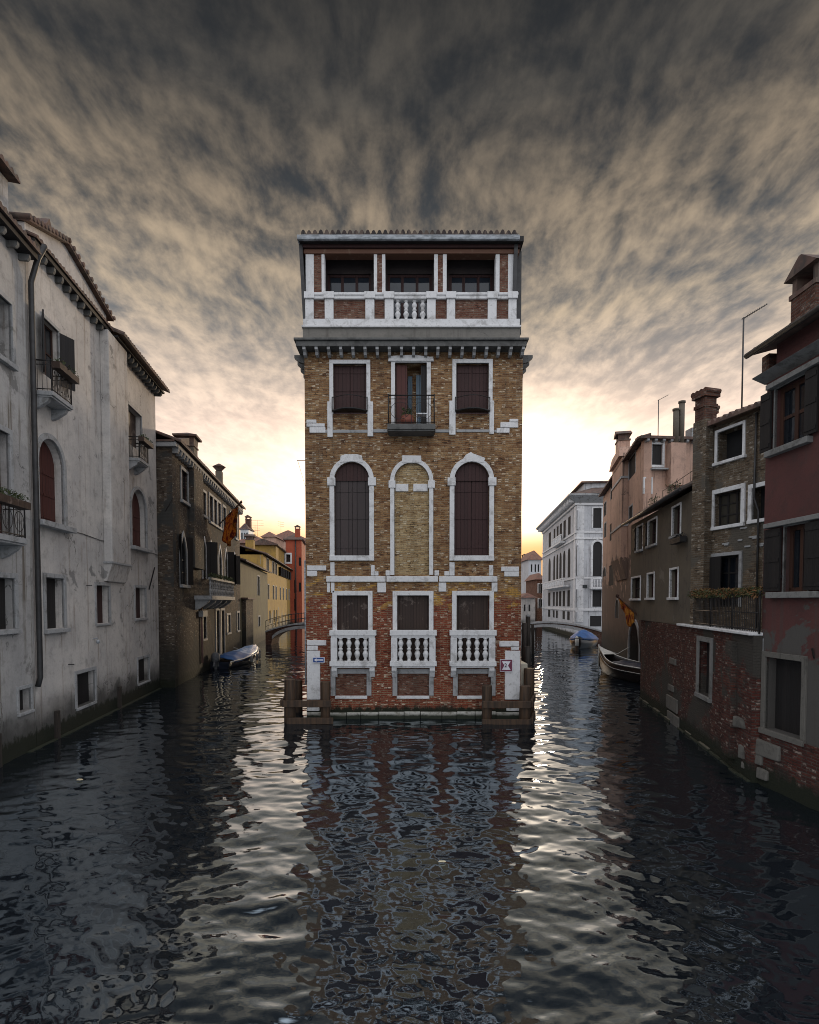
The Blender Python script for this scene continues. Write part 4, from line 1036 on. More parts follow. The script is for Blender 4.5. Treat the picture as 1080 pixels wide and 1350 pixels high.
window(F, F.rect(50, 580, 83, 690), 'round', fill='shutter', leaf=WOOD_RED, recess=0.24, surround=(0.16, 0.05, STONE_D), sill=(0.16, 0.26, 0.28, STONE_D))
window(F, F.rect(173, 646, 192, 722), 'round', fill='shutter', leaf=WOOD_RED, recess=0.24, surround=(0.14, 0.05, STONE_D), sill=(0.14, 0.22, 0.22, STONE_D))
window(F, F.rect(57, 428, 77, 500), fill='glass', sash=WOOD_BROWN, recess=0.16, surround=(0.10, 0.03, STONE_D), shut=(WOOD_DARK, 'lr', 0.52, 28))
window(F, F.rect(168.5, 541, 186, 590), fill='plank', leaf=WOOD_OLD, recess=0.22, surround=(0.12, 0.04, STONE_D))
for (xa, ya, xc, yc, hh, bars) in ((44, 506, 97, 541, 0.85, 16), (167, 601, 197, 616, 0.85, 12)):
    ua = F.uz(xa, ya, 0.0)[0] - 0.1; uc = F.uz(xc, yc, 0.55)[0]; zb = F.uz((xa + xc) / 2, (ya + yc) / 2 - 6, 0.5)[1]
    b = iron_balcony(F, ua, uc, zb, hh, 0.55, 0.12, bars=bars)
    fb = F.part(MB().box(uc - 1.2, uc - 0.02, -0.74, -0.52, zb + hh - 0.2, zb + hh - 0.02), 'flower_box', WOOD_OLD, b)
    F.part(leaves(MB(), (uc - 0.6, -0.63, zb + hh + 0.03), (0.6, 0.12, 0.07), 160, 0.045, int(xa)), 'plants', LEAF, b)
ug = F.uz(140, 418)[0]
wall(F, 0, UE, -1.2, 13.975, PL_WHITE, depth=9)
F.part(MB().box(0.0, ug, 0.0, 3.0, 13.976, 14.149), 'eave_wall', PL_WHITE)
# chimney breast hung on the wall, on a sloping corbel
zc = F.uz(145, 742, 0.3)[1]; zc2 = F.uz(145, 766, 0.2)[1]
mb = MB().box(xb0, xb1 + 0.5, -0.30, -0.001, zc, 13.96)
cbz = F.part(mb, 'chimney_breast', PL_WHITE, None, 0.03)
F.part(MB().hull([(xb0, -0.10, zc2), (xb1 + 0.5, -0.10, zc2), (xb1 + 0.5, -0.001, zc2), (xb0, -0.001, zc2)], [(xb0, -0.30, zc - 0.001), (xb1 + 0.5, -0.30, zc - 0.001), (xb1 + 0.5, -0.001, zc - 0.001), (xb0, -0.001, zc - 0.001)]), 'corbel', PL_WHITE, cbz)
F.part(MB().box(xb0 - 0.04, xb1 + 0.54, -0.34, -0.001, zc - 0.0, zc + 0.07), 'moulding', STONE_D, cbz)
# eaves: the left run under the gable, the right run lower and deeper
ug = F.uz(140, 418)[0]
F.part(MB().box(0.02, ug - 0.2, -0.24, -0.002, 13.98, 14.12), 'eave_board', WOOD_DARK)
eave_brackets(F, 0.2, ug - 0.4, 13.978, 0.22, 0.50, 0.10, 0.18, STONE_CORN)
tiled_roof(F, 0.02, ug - 0.1, 14.122, over=0.30, run=-0.003, pitch=22, name='eave_tiles', thick=0.04)
zg = [F.uz(23, 275)[1], F.uz(84, 316)[1], F.uz(140, 412)[1]]
ua_ = F.uz(84, 316)[0]
F.part(MB().prism([(0.0, 14.15), (ug, 14.15), (ug, zg[2] - 0.12), (ua_, zg[1] - 0.12), (0.0, zg[0] - 0.12)], 0.0, 3.0), 'gable_wall', PL_WHITE)
mb = MB()
for (p, q) in (((-0.05, zg[0] - 0.12), (ua_, zg[1] - 0.12)), ((ua_, zg[1] - 0.12), (ug + 0.3, zg[2] - 0.17))):
    mb.hull([(p[0], -0.16, p[1] + 0.001), (p[0], 3.2, p[1] + 0.001), (p[0], 3.2, p[1] + 0.12), (p[0], -0.16, p[1] + 0.12)], [(q[0], -0.16, q[1] + 0.001), (q[0], 3.2, q[1] + 0.001), (q[0], 3.2, q[1] + 0.12), (q[0], -0.16, q[1] + 0.12)])
    for i in range(12):
        t = i / 11.0; x = p[0] + (q[0] - p[0]) * t; z = p[1] + (q[1] - p[1]) * t + 0.12
        mb.tube([(x, -0.20, z), (x, 3.2, z)], 0.075, 8)
F.part(mb, 'gable_roof', TILE)
chimney(F, 2.6, 0.8, 14.9, 15.55, 0.34, 0.34, 'slab', BRICK_DARK)
F.part(MB().box(ug + 0.002, UE + 0.12, -0.40, 0.4, 13.978, 14.06), 'eave_board', WOOD_DARK)
eave_brackets(F, xb1 + 0.7, UE - 0.1, 13.972, 0.34, 0.42, 0.10, 0.18, STONE_CORN)
tiled_roof(F, ug + 0.002, UE + 0.2, 14.062, over=0.62, run=3.5, pitch=20)
# down pipe between the two houses
xp = 0.0
F.part(MB().tube([(xp, -0.06, 1.75), (xp, -0.13, 2.0), (xp, -0.13, 12.9), (xp + 0.05, -0.30, 13.6), (xp + 0.05, -0.48, 13.95)], 0.075, 8), 'down_pipe', DARKMETAL)
drips(F, [(F.uz(114, 772)[0], F.uz(114, 772)[1]), (F.uz(90, 876)[0], F.uz(90, 876)[1])], DARKMETAL)
ul, zl_ = F.uz(123.5, 845)
F.part(MB().lathe(ul, -0.14, [(0.02, 0), (0.055, 0.03), (0.06, 0.10), (0.03, 0.14), (0.02, 0.15)], 10, zl_ - 0.1).tube([(ul, 0, zl_ + 0.08), (ul, -0.14, zl_ + 0.1)], 0.02, 5), 'wall_lamp', ZINC)
u0, z0 = F.uz(196, 777); u1, z1 = F.uz(204, 748, 0.5)
F.part(MB().tube([(u0, -0.02, z0), (u1, -0.5, z1)], 0.03, 6), 'iron_stay', IRON)
for x, y in ((80, 962), (160, 922), (11, 1000)):
    q = ground(x, y + 12)
    ub = (Vector((q.x, q.y)) - F.O).dot(F.d)
    F.part(MB().box(ub - 0.09, ub + 0.09, -0.10, 0.02, -0.3, 0.85), 'fender_board', WOOD_PILE2)
zc1 = F.uz(120, 708)[1]
F.part(MB().tube([(0.3 + i * 0.7, -0.02, zc1 - 0.03 * math.sin(i * 1.3)) for i in range(16)], 0.012, 5), 'cable', IRON)
F.part(MB().tube([(F.uz(163, 600)[0], -0.02, 13.8), (F.uz(163, 600)[0] + 0.03, -0.02, 7.0), (F.uz(163, 600)[0], -0.02, zc1)], 0.012, 5), 'cable', IRON)
# door sills and stone footing
F.part(MB().box(-0.5, UE - 0.01, -0.10, 0.05, -0.8, 0.04), 'footing', stone('wet_footing_stone', (0.12, 0.115, 0.10), (0.04, 0.04, 0.035), 0.8, (0.47, 0.66), 0.2), None, 0.03)

# =================================================================== left bank: brown gothic house
gc = ground(231, 906); GO = (gc.x, gc.y); GD = Vector((-0.137, 1)).normalized()
root, F = house('brick_gothic_house', 'dark brown brick house with pointed arched windows, a stone balcony and two tall chimneys', GO, GD)
GE = F.uz(316.5, 760)[0]
SG = (0.16, 0.05, STONE_D)
for (x0, y0, x1, y1) in ((239, 622, 247, 661), (265.5, 649, 271, 679)):
    window(F, F.rect(x0, y0, x1, y1), fill='glass', recess=0.08, surround=SG, sill=(0.15, 0.12, 0.2, STONE_D), nz=2)
ztp, zbt = F.uz(281, 657)[1], F.uz(281, 690)[1]
for x0, x1 in ((276, 280.3), (281.6, 285.6), (286.9, 290.4), (293.5, 297), (303, 306), (309, 312)):
    window(F, (F.uz(x0, 675)[0], F.uz(x1, 675)[0], zbt, ztp), fill='glass', recess=0.08, surround=SG, sill=(0.15, 0.12, 0.1, STONE_D), nz=2)
r = F.rect(237.5, 706, 246, 771)
window(F, r, 'gothic', fill='glass', surround=(0.14, 0.05, STONE_D), nx=2, nz=3, recess=0.08, sash=WOOD_DARK, sill=(0.15, 0.15, 0.15, STONE_D), shut=(WOOD_DARK, 'lr', 0.5, 24))
zt_, zb_ = F.uz(285, 720)[1], F.uz(285, 770)[1]
arcs = ((267.5, 272.2), (276.5, 280.8), (282.6, 286.4), (288.6, 292.2), (296.5, 300), (308, 311))
for i, (x0, x1) in enumerate(arcs):
    sh = {0: (WOOD_DARK, 'r', 0.66, 62), 4: (WOOD_DARK, 'r', 0.5, 55), 5: (WOOD_DARK, 'lr', 0.45, 35)}.get(i)
    window(F, (F.uz(x0, 745)[0], F.uz(x1, 745)[0], zb_ if i not in (0, 5) else zb_ + 0.2, zt_), 'gothic', fill='glass', surround=(0.15, 0.03, STONE), nx=2, nz=3, recess=0.08, sash=WOOD_DARK, shut=sh)
for x0, x1, y0, y1 in ((267, 271.5, 812, 842), (299, 303.5, 811, 834), (312.5, 315.3, 808, 831)):
    window(F, F.rect(x0, y0, x1, y1), fill='plank', leaf=WOOD_DARK, recess=0.07, surround=(0.16, 0.04, STONE_D), sill=(0.13, 0.08, 0.14, STONE_D))
for x0, x1 in ((284.5, 289), (291, 295.5)):
    window(F, (F.uz(x0, 840)[0], F.uz(x1, 840)[0], 0.35, F.uz(x0, 805)[1]), fill='plank', leaf=WOOD_DARK, recess=0.07, surround=(0.16, 0.05, STONE_D), name='water_door')
wall(F, 0, GE, -1.2, 11.55, BRICK_GOTHIC, depth=7)
FE = Face(root, (GO[0] - 2.6, GO[1]), (1, 0.02))
FE.part(MB().box(0, 2.598, -0.02, 0.3, -1.2, 11.55), 'end_wall', BRICK_GOTHIC)
# stone balcony with its balustrade
ub0, ub1 = F.uz(276, 790, 0.8)[0], F.uz(307, 785, 0.8)[0]; zbb = F.uz(290, 786, 0.8)[1]
mb = MB().box(ub0, ub1, -0.95, -0.001, zbb - 0.22, zbb)
for i in range(5):
    u = ub0 + 0.3 + (ub1 - ub0 - 0.6) * i / 4; q = [(0, zbb - 0.22), (-0.8, zbb - 0.221), (-0.7, zbb - 0.4), (-0.2, zbb - 0.75), (0, zbb - 0.8)]
    mb.hull([(u - 0.12, y, z) for y, z in q], [(u + 0.12, y, z) for y, z in q])
bb = F.part(mb, 'stone_balcony', STONE_D)
F.part(MB().box(ub0 + 0.03, ub1 - 0.03, -0.92, -0.74, zbb + 0.9, zbb + 1.02), 'hand_rail', STONE_D, bb)
for i in range(16): baluster(F, ub0 + 0.15 + (ub1 - ub0 - 0.3) * i / 15, -0.83, zbb, zbb + 0.9, 1.3, bb, STONE_D)
F.part(leaves(MB(), ((ub0 + ub1) / 2, -0.85, zbb + 1.15), ((ub1 - ub0) / 2, 0.12, 0.12), 500, 0.07, 9), 'plants', LEAF, bb)
F.part(MB().box(-0.02, GE, -0.32, 0.3, 11.551, 11.75), 'eave_board', STONE_D)
eave_brackets(F, 0.15, GE - 0.15, 11.55, 0.30, 0.55, 0.16, 0.24, STONE_D)
FE.part(MB().box(0, 2.9, -0.30, 0.0, 11.552, 11.751), 'eave_board', STONE_D)
tiled_roof(F, -0.25, GE + 0.1, 11.752, over=0.5, run=3.4, pitch=19)
FE.part(MB().hull([(-0.6, -0.35, 11.76), (2.85, -0.35, 11.76), (2.3, 3.0, 12.5), (-0.6, 3.0, 12.5)], [(-0.6, -0.35, 11.84), (2.85, -0.35, 11.84), (2.3, 3.0, 12.9), (-0.6, 3.0, 12.9)]), 'hip_roof', TILE)
# flue breast and the two chimneys
uf0, uf1 = F.uz(249, 680)[0], F.uz(262, 680)[0]
F.part(MB().box(uf0, uf1, -0.28, -0.001, 6.0, 11.55), 'flue_breast', BRICK_GOTHIC, None, 0.02)
uc, zc_ = F.uz(256, 592, 0.0); chimney(F, uc, 0.35, 11.6, F.uz(256, 591)[1], 0.86, 0.86, 'flare', PL_OLIVE)
uc, zc_ = F.uz(289, 622, -0.8); chimney(F, uc, 0.8, 11.8, F.uz(289, 622, -0.8)[1], 0.46, 0.46, 'cone', PL_OLIVE)
upp = F.uz(264.7, 850)[0]
F.part(MB().tube([(upp, -0.08, 0.6), (upp, -0.08, 4.2)], 0.06, 6), 'rain_pipe', plain('pinkish_pipe_paint', (0.22, 0.12, 0.10), (0.16, 0.09, 0.08)))
F.part(MB().box(F.uz(262, 809)[0], F.uz(268, 809)[0], -0.25, 0.05, F.uz(265, 813)[1], F.uz(265, 805)[1]), 'corbel_stone', STONE_D)
u0, z0 = FE.uz(213.5, 684); u1, z1 = FE.uz(229, 657, 0.0)
FE.part(MB().tube([(u0, -0.05, z0), (u1, -0.10, z1)], 0.03, 6), 'iron_stay', IRON)
# flag on a slanting pole
def flag(name, label, base, tip, drop, wid, face_n, seed, pole_mat=WOOD_BROWN):
    f = empty(name, label, 'flag', base, 0, 'gold and crimson flags hung from the houses')
    t = Vector(tip) - Vector(base)
    MB().tube([(0, 0, 0), t], 0.04, 6).lathe(t.x, t.y, [(0.01, -0.1), (0.09, 0.0), (0.01, 0.12)], 8, t.z).build('pole', pole_mat, f)
    n, m = 22, 14; vs = []; rr = random.Random(seed); ph = rr.uniform(0, 6)
    for i in range(n + 1):
        a = i / n; p = t * (0.28 + 0.66 * a)
        for j in range(m + 1):
            b = j / m
            sag = drop * (0.55 + 0.45 * math.sin(math.pi * min(1, a * 1.1))) * b
            fold = 0.16 * math.sin(a * 15 + ph + b * 1.5) * (0.3 + b) * wid
            vs.append((p.x * (1 - 0.16 * b) + face_n[0] * fold, p.y * (1 - 0.16 * b) + face_n[1] * fold, p.z - sag - 0.05 * math.sin(a * 9 + b * 4)))
    fs = [(i * (m + 1) + j, (i + 1) * (m + 1) + j, (i + 1) * (m + 1) + j + 1, i * (m + 1) + j + 1) for i in range(n) for j in range(m)]
    mb = MB(); mb.add(vs, fs, True); o = mb.build('cloth', FLAG, f)
    sm = o.modifiers.new('thickness', 'SOLIDIFY'); sm.thickness = 0.01
    return f
pb = F.world(*(lambda q: (q[0], -0.02, q[1]))(F.uz(288, 692)))
uu, zz = F.uz(318, 662, 2.3)
flag('gold_flag', 'gold and crimson flag drooping from a long pole on the brown gothic house', pb, F.world(uu, -2.3, zz), 2.0, 1.3, (0.9, -0.4), 3)

# =================================================================== farther houses on the left canal
o0 = ground(316.5, 861.5); o0 = F.world(GE + 0.03, 0.0, 0); OD = Vector((-0.142, 1)).normalized()
root, F2 = house('sage_house', 'low greenish grey house between the brown gothic house and the yellow house', (o0.x, o0.y), OD)
e2 = F2.uz(353, 790)[0]
for x0, y0, x1, y1 in ((339.3, 760, 342, 785), (340.5, 813, 342.8, 826)):
    window(F2, F2.rect(x0, y0, x1, y1), fill='plank', leaf=VOID, recess=0.07, surround=(0.12, 0.04, STONE_D))
wall(F2, 0, e2, -1.2, 7.55, PL_SAGE, depth=6)
tiled_roof(F2, 0, e2 + 0.1, 7.552, over=0.5, run=5, pitch=16, tw=0.3)
# low dark brick annex and door canopy in front of it, close to the gothic house
F2.part(MB().box(0.6, 4.8, -0.35, -0.001, -1.2, 4.4), 'annex', BRICK_GOTHIC)
F2.part(MB().box(0.4, 5.0, -0.55, -0.002, 4.401, 4.55), 'annex_roof', TILE)

y0_ = at(347, 760, 66.5)
root, F3 = house('yellow_house', 'long yellow house with rows of dark shuttered windows along the left canal', (y0_.x, 66.5), (-0.118, 1))
e3 = F3.uz(386, 770)[0]
ztop, zbot = F3.uz(353, 737)[1], F3.uz(353, 753)[1]
for x in (353, 360.2, 363.8): window(F3, (F3.uz(x - 1.4, 745)[0], F3.uz(x + 1.2, 745)[0], zbot, ztop), fill='plank', leaf=VOID, recess=0.07, surround=(0.12, 0.04, STONE_D))
for x in (368.5, 371.5, 374.5, 377.5, 380.5, 383.3):
    c = F3.uz(x, 755)[0]; window(F3, (c - 0.5, c + 0.5, zbot, ztop - 0.2), fill='plank', leaf=VOID, recess=0.07, shut=(WOOD_DARK, 'lr', 0.55, 40))
z2, z3 = F3.uz(354, 771)[1], F3.uz(354, 790)[1]
for x in (354, 360.5, 364, 369.5, 373.5, 377.5, 381): c = F3.uz(x, 780)[0]; window(F3, (c - 0.55, c + 0.55, z3, z2), fill='plank', leaf=VOID, recess=0.07, surround=(0.12, 0.04, STONE_D))
z4, z5 = F3.uz(356, 805)[1], F3.uz(356, 822)[1]
for x in (356, 361.5, 365): c = F3.uz(x, 810)[0]; window(F3, (c - 0.7, c + 0.7, z5, z4), fill='plank', leaf=VOID, recess=0.07)
wall(F3, 0, e3, -1.2, 9.95, PL_YELLOW, depth=7)
FE3 = Face(root, (y0_.x - 6.5, 66.5), (1, 0))
window(FE3, FE3.rect(334, 733, 342.5, 744), fill='plank', leaf=WOOD_OLD, surround=(0.1, 0.04, STONE_D))
wall(FE3, 0, 6.498, -1.2, 9.951, PL_YELLOW, depth=0.3, back=False, name='end_wall')
tiled_roof(F3, -0.3, e3 + 0.2, 9.96, over=0.6, run=5, pitch=17, tw=0.32)
F3.part(MB().box(e3 * 0.55, e3 * 0.98, 1.0, 5, 10.2, 13.2), 'roof_storey', PL_YELLOW)
F3.part(MB().hull([(e3 * 0.53, 0.6, 13.21), (e3, 0.6, 13.21), (e3, 5.2, 13.21), (e3 * 0.53, 5.2, 13.21)], [(e3 * 0.53, 0.6, 13.4), (e3, 0.6, 13.4), (e3, 3, 14.2), (e3 * 0.53, 3, 14.2)]), 'storey_roof', TILE)
chimney(F3, 3, 2.0, 10.6, 12.0, 1.1, 1.0, 'slab', PL_YELLOW)

ro0 = at(377, 760, 99)
root, F4 = house('red_house', 'tall orange red house at the far end of the left canal', (ro0.x, 99), (1, 0.12))
e4 = F4.uz(398, 760)[0]
window(F4, F4.rect(377.5, 731, 382.8, 741), fill='glass', surround=(0.3, 0.08, STONE), bottom=True)
for x0, y0, x1, y1 in ((388, 765, 391, 782), (394, 768, 397, 780), (394, 735, 397, 746), (388, 790, 391, 805)): window(F4, F4.rect(x0, y0, x1, y1), fill='plank', leaf=VOID, recess=0.07)
wall(F4, 0, e4, -1.2, F4.uz(385, 712)[1], PL_ORANGE, depth=9)
zr = F4.uz(385, 712)[1]
F4.part(MB().hull([(-0.4, -0.4, zr), (e4 + 0.4, -0.4, zr), (e4 + 0.4, 9, zr), (-0.4, 9, zr)], [(-0.4, -0.4, zr + 0.2), (e4 + 0.4, -0.4, zr + 0.2), (e4 * 0.6, 5, zr + 1.6), (e4 * 0.3, 5, zr + 1.6)]), 'roof', TILE)
chimney(F4, e4 * 0.7, 2, zr, zr + 2.2, 0.9, 0.9, 'slab', PL_ORANGE)
F4.part(MB().tube([(e4 * 0.62, -0.1, 0), (e4 * 0.62, -0.1, zr)], 0.12, 6), 'rain_pipe', DARKMETAL)

def far_house(name, label, px0, px1, pyt, Y, mat, roof_h=1.6, depth=9, wins=None, group='houses far off behind the canals', ridge=0.5, roofmat=None, d=(1, 0), over=0.4, sur=None):
    a = at(px0, pyt, Y); b = at(px1, pyt, Y)
    rt, f = house(name, label, (a.x, Y), d, group)
    e = f.uz(px1, pyt)[0]; z = a.z
    for q in (wins or []): window(f, f.rect(*q), fill='plank', leaf=VOID, recess=0.07, surround=sur)
    wall(f, 0, e, -1.2, z, mat, depth=depth)
    if roof_h:
        f.part(MB().hull([(-over, -over, z + 0.001), (e + over, -over, z + 0.001), (e + over, depth, z + 0.001), (-over, depth, z + 0.001)],
                         [(e * (ridge - 0.02), depth * 0.1, z + roof_h), (e * (ridge + 0.02), depth * 0.1, z + roof_h), (e * (ridge + 0.02), depth * 0.9, z + roof_h), (e * (ridge - 0.02), depth * 0.9, z + roof_h)]), 'roof', roofmat or TILE_RED)
    return rt, f, e, z
far_house('distant_house', 'broad gabled pale house rising behind the red house on the left', 349, 408, 713, 128, PL_PINK, 2.6, 12)
rt, f, e, z = far_house('distant_house', 'red roofed house with a small white dormer behind the yellow house', 312, 349, 716, 88, BRICK_PANEL, 1.5, 9)
dmr = f.part(MB().box(e * 0.12, e * 0.42, 0.2, 3, z + 0.1, z + 2.2), 'dormer', WHITE_PAINT)
for i in range(3): f.part(MB().box(e * (0.15 + i * 0.09), e * (0.21 + i * 0.09), 0.17, 0.198, z + 0.6, z + 1.7), 'pane', GLASS, dmr)
f.part(MB().hull([(e * 0.08, -0.1, z + 2.201), (e * 0.46, -0.1, z + 2.201), (e * 0.46, 3.2, z + 2.201), (e * 0.08, 3.2, z + 2.201)], [(e * 0.26, 0.4, z + 3.2), (e * 0.28, 0.4, z + 3.2), (e * 0.28, 3.0, z + 3.2), (e * 0.26, 3.0, z + 3.2)]), 'dormer_roof', TILE, dmr)
chimney(f, e * 0.3, 2.0, z + 2.6, z + 4.0, 0.8, 0.8, 'slab')
far_house('distant_house', 'small salmon house between the dormer roof and the gabled house', 346, 362, 708, 112, PL_PINK, 1.2, 8)
aerial('roof_aerial', 'tall comb shaped aerial above the red roofs on the left', at(339.5, 712, 112), at(340, 686, 112).z - at(340, 712, 112).z, 1.2, 0.2, style='comb')
aerial('roof_aerial', 'small comb shaped aerial just left of the tall one', at(336.5, 712, 100), at(336.5, 692, 100).z - at(336.5, 712, 100).z, 0.8, 0.3, style='comb')
aerial('roof_aerial', 'bushy aerial on the broad gabled house', at(370.5, 703, 129), at(370.5, 688, 129).z - at(370.5, 703, 129).z, 0.8, 0.9, style='comb')

# =================================================================== right bank: red house at the picture edge
RG = ground(1000, 1032); RO = (RG.x, RG.y); RDv = Vector((0.06, -1)).normalized()
root, F = house('red_rendered_house', 'faded red house at the right edge with dark shutters, peeling to grey below', RO, RDv)
UR = 5.5
r = F.rect(1022, 503, 1066, 585)
window(F, r, fill='glass', sash=WOOD_BROWN, nx=2, nz=2, recess=0.12, surround=(0.03, 0.02, STONE_DIM), sill=(0.13, 0.14, 0.14, STONE_DIM), open_leaf=(WOOD_DARK, 'lr', (r[1] - r[0]) * 0.34), fw=0.09)
F.part(MB().box(r[0] - 0.1, r[1] + 0.4, -0.16, 0.02, r[3] + 0.02, r[3] + 0.13), 'lintel', STONE_DIM, None, 0.01)
r = F.rect(1034, 692, 1066, 780)
window(F, r, fill='glass', sash=WOOD_BROWN, nx=2, nz=1, recess=0.12, surround=(0.03, 0.02, STONE_DIM), sill=(0.13, 0.14, 0.36, STONE_DIM), open_leaf=(WOOD_DARK, 'lr', (r[1] - r[0]) * 0.72), fw=0.09)
F.part(MB().box(r[0] - 0.45, r[1] + 0.4, -0.16, 0.02, r[3] + 0.02, r[3] + 0.12), 'lintel', STONE_DIM, None, 0.01)
r = F.rect(1010, 869, 1058, 968)
window(F, r, fill='plank', leaf=WOOD_DARK, recess=0.22, surround=(0.12, 0.04, STONE_SUNK), sill=(0.12, 0.08, 0.12, STONE_SUNK))
zc0 = F.uz(1030, 485, 0.2)[1]
wall(F, 0, UR, -1.2, zc0 - 0.05, PL_RED, depth=6)
# brick foot where the render has gone, with loose stones
F.part(MB().box(0.001, UR, -0.035, -0.001, -1.0, 1.25), 'brick_foot', BRICK_RED)
mb = MB(); rr = random.Random(12)
for x0, y0, x1, y1 in ((972, 985, 1003, 1007), (990, 975, 1026, 1002), (976, 1005, 989, 1016), (996, 1012, 1010, 1030), (965, 945, 985, 962)):
    u0, u1, z0, z1 = F.rect(x0, y0, x1, y1, 0.1); u0 = max(u0, -0.9); h = (z1 - z0) * 0.42
    zm = (z0 + z1) / 2
    mb.hull([(u0, -0.10, zm - h), (u0, 0.02, zm - h), (u0, 0.02, zm + h), (u0, -0.09, zm + h)], [(u1, -0.11, zm - h * 0.8), (u1, 0.02, zm - h * 0.8), (u1, 0.02, zm + h * 0.9), (u1, -0.08, zm + h * 0.9)])
F.part(mb, 'exposed_stone', STONE_SUNK, None, 0.03)
# cornice ledge, attic wall set back from the far corner, deep eave
F.part(MB().hull([(-0.10, 0.0, zc0 - 0.05), (UR, 0.0, zc0 - 0.05), (UR, 0.5, zc0 - 0.05), (-0.1, 0.5, zc0 - 0.05)], [(-0.16, -0.28, zc0 + 0.10), (UR, -0.28, zc0 + 0.10), (UR, 0.5, zc0 + 0.10), (-0.16, 0.5, zc0 + 0.10)]), 'cornice', STONE_DIM, None, 0.02)
ze = F.uz(982, 473, 0.5)[1]
F.part(MB().box(0.40, UR, -0.10, 5, zc0 + 0.101, ze + 0.25), 'attic_wall', PL_RED)
F.part(MB().box(-0.02, 0.2, -0.12, 0.1, zc0 + 0.102, ze + 0.02), 'attic_post', BRICK_DARK)
tiled_roof(F, 0.10, UR, ze, over=0.45, run=4, pitch=16, thick=0.06)
F.part(MB().tube([(0.0, -0.50, ze + 0.03), (UR, -0.50, ze + 0.03)], 0.06, 8), 'gutter', DARKMETAL)
uc, zc = F.uz(1062, 400, -0.3); chimney(F, uc + 0.12, 0.45, ze, F.uz(1062, 390, -0.3)[1], 0.66, 0.6, 'slab', BRICK_DARK)
F.part(MB().tube([(UR - 4.0, -0.0, 3.0), (UR - 4.0, -0.05, 3.2)], 0.02, 5), 'hook', IRON)

# =================================================================== low garden wall on the water with an iron fence
wa, wb = ground(844, 921), ground(992, 1034)
WD = (wb - wa).xy.normalized()
root, F = house('garden_wall', 'low crumbling red brick wall rising from the water in front of the terrace, with one framed window', (wa.x, wa.y), WD); root['category'] = 'wall'
WL = (wb - wa).length
ZW = 3.36
window(F, F.rect(922, 846, 937.5, 917), fill='plank', leaf=WOOD_DARK, recess=0.2, surround=(0.14, 0.05, STONE_DIM), sill=(0.12, 0.08, 0.14, STONE_DIM), bottom=False)
wall(F, 0, WL - 0.1, -1.2, ZW, BRICK_RED, depth=0.6)
mb = MB(); u0 = F.uz(896, 824)[0]
mb.box(u0, WL - 0.1, -0.10, 0.35, ZW + 0.001, ZW + 0.07); F.part(mb, 'coping', STONE, None, 0.015)
mb = MB()
for q in ((880, 919, 894, 937), (881, 941, 896, 956), (884, 868, 892, 876), (882, 903, 889, 911)):
    a, b, c, d = F.rect(*q); mb.box(a, b, -0.045, 0.02, c, d)
F.part(mb, 'set_stone', STONE_SUNK, None, 0.02)
mb = MB(); rr = random.Random(4); x = 0.0
while x < WL - 0.3:
    l = rr.uniform(0.3, 0.9); mb.box(x, min(WL - 0.12, x + l * 0.94), -0.03 - rr.uniform(0, 0.07), 0.02, -0.5, 0.02 + rr.uniform(0, 0.09)); x += l
F.part(mb, 'footing', stone('tide_footing', (0.17, 0.15, 0.11), (0.04, 0.038, 0.03), 0.8, (0.47, 0.66), 0.12), None, 0.02)
uu = F.uz(985, 930)[0]
F.part(MB().box(WL - 1.6, WL - 1.0, -0.12, -0.001, 0.3, ZW - 0.2), 'buttress', BRICK_RED)
# fence with planting
ua, ub = F.uz(909, 800)[0], F.uz(995.5, 800)[0]; zf0 = ZW + 0.075; zf1 = F.uz(950, 784)[1]
fn = empty('iron_fence', 'black iron fence of upright bars on the low brick wall, draped with rusty leaves', 'fence', F.world(ua, 0.1, zf0), math.atan2(WD.y, WD.x))
L_ = ub - ua; H_ = zf1 - zf0
mb = MB()
for z in (0.06, H_ * 0.5, H_): mb.tube([(0, 0, z), (L_, 0, z)], 0.016, 6)
n = 46
for i in range(n + 1): mb.tube([(L_ * i / n, 0, 0), (L_ * i / n, 0, H_)], 0.009, 5)
mb.build('bars', IRON, fn)
for i in range(4): MB().tube([(L_ * i / 3, 0, -0.03), (L_ * i / 3, 0, H_ + 0.06)], 0.025, 6).build('post', IRON, fn)
cr = empty('creeper', 'rusty green creeper lying along the top rail of the iron fence', 'plant', F.world(ua, 0.1, zf1), math.atan2(WD.y, WD.x))
mb = MB()
for i in range(9): leaves(mb, (L_ * (i + 0.5) / 9, 0.02, 0.05 + 0.03 * math.sin(i * 2.3)), (L_ / 15, 0.16, 0.09 + 0.04 * math.sin(i * 1.7)), 170, 0.05, i)
mb.build('rusty_leaves', LEAF_AUT, cr)
mb = MB()
for i in range(9): leaves(mb, (L_ * (i + 0.5) / 9, 0.05, 0.03), (L_ / 14, 0.2, 0.10), 120, 0.05, i + 30)
mb.tube([(L_ * i / 12, 0.03 * math.sin(i), 0.02 * math.cos(i * 2)) for i in range(13)], 0.015, 5)
mb.build('green_leaves', LEAF, cr)

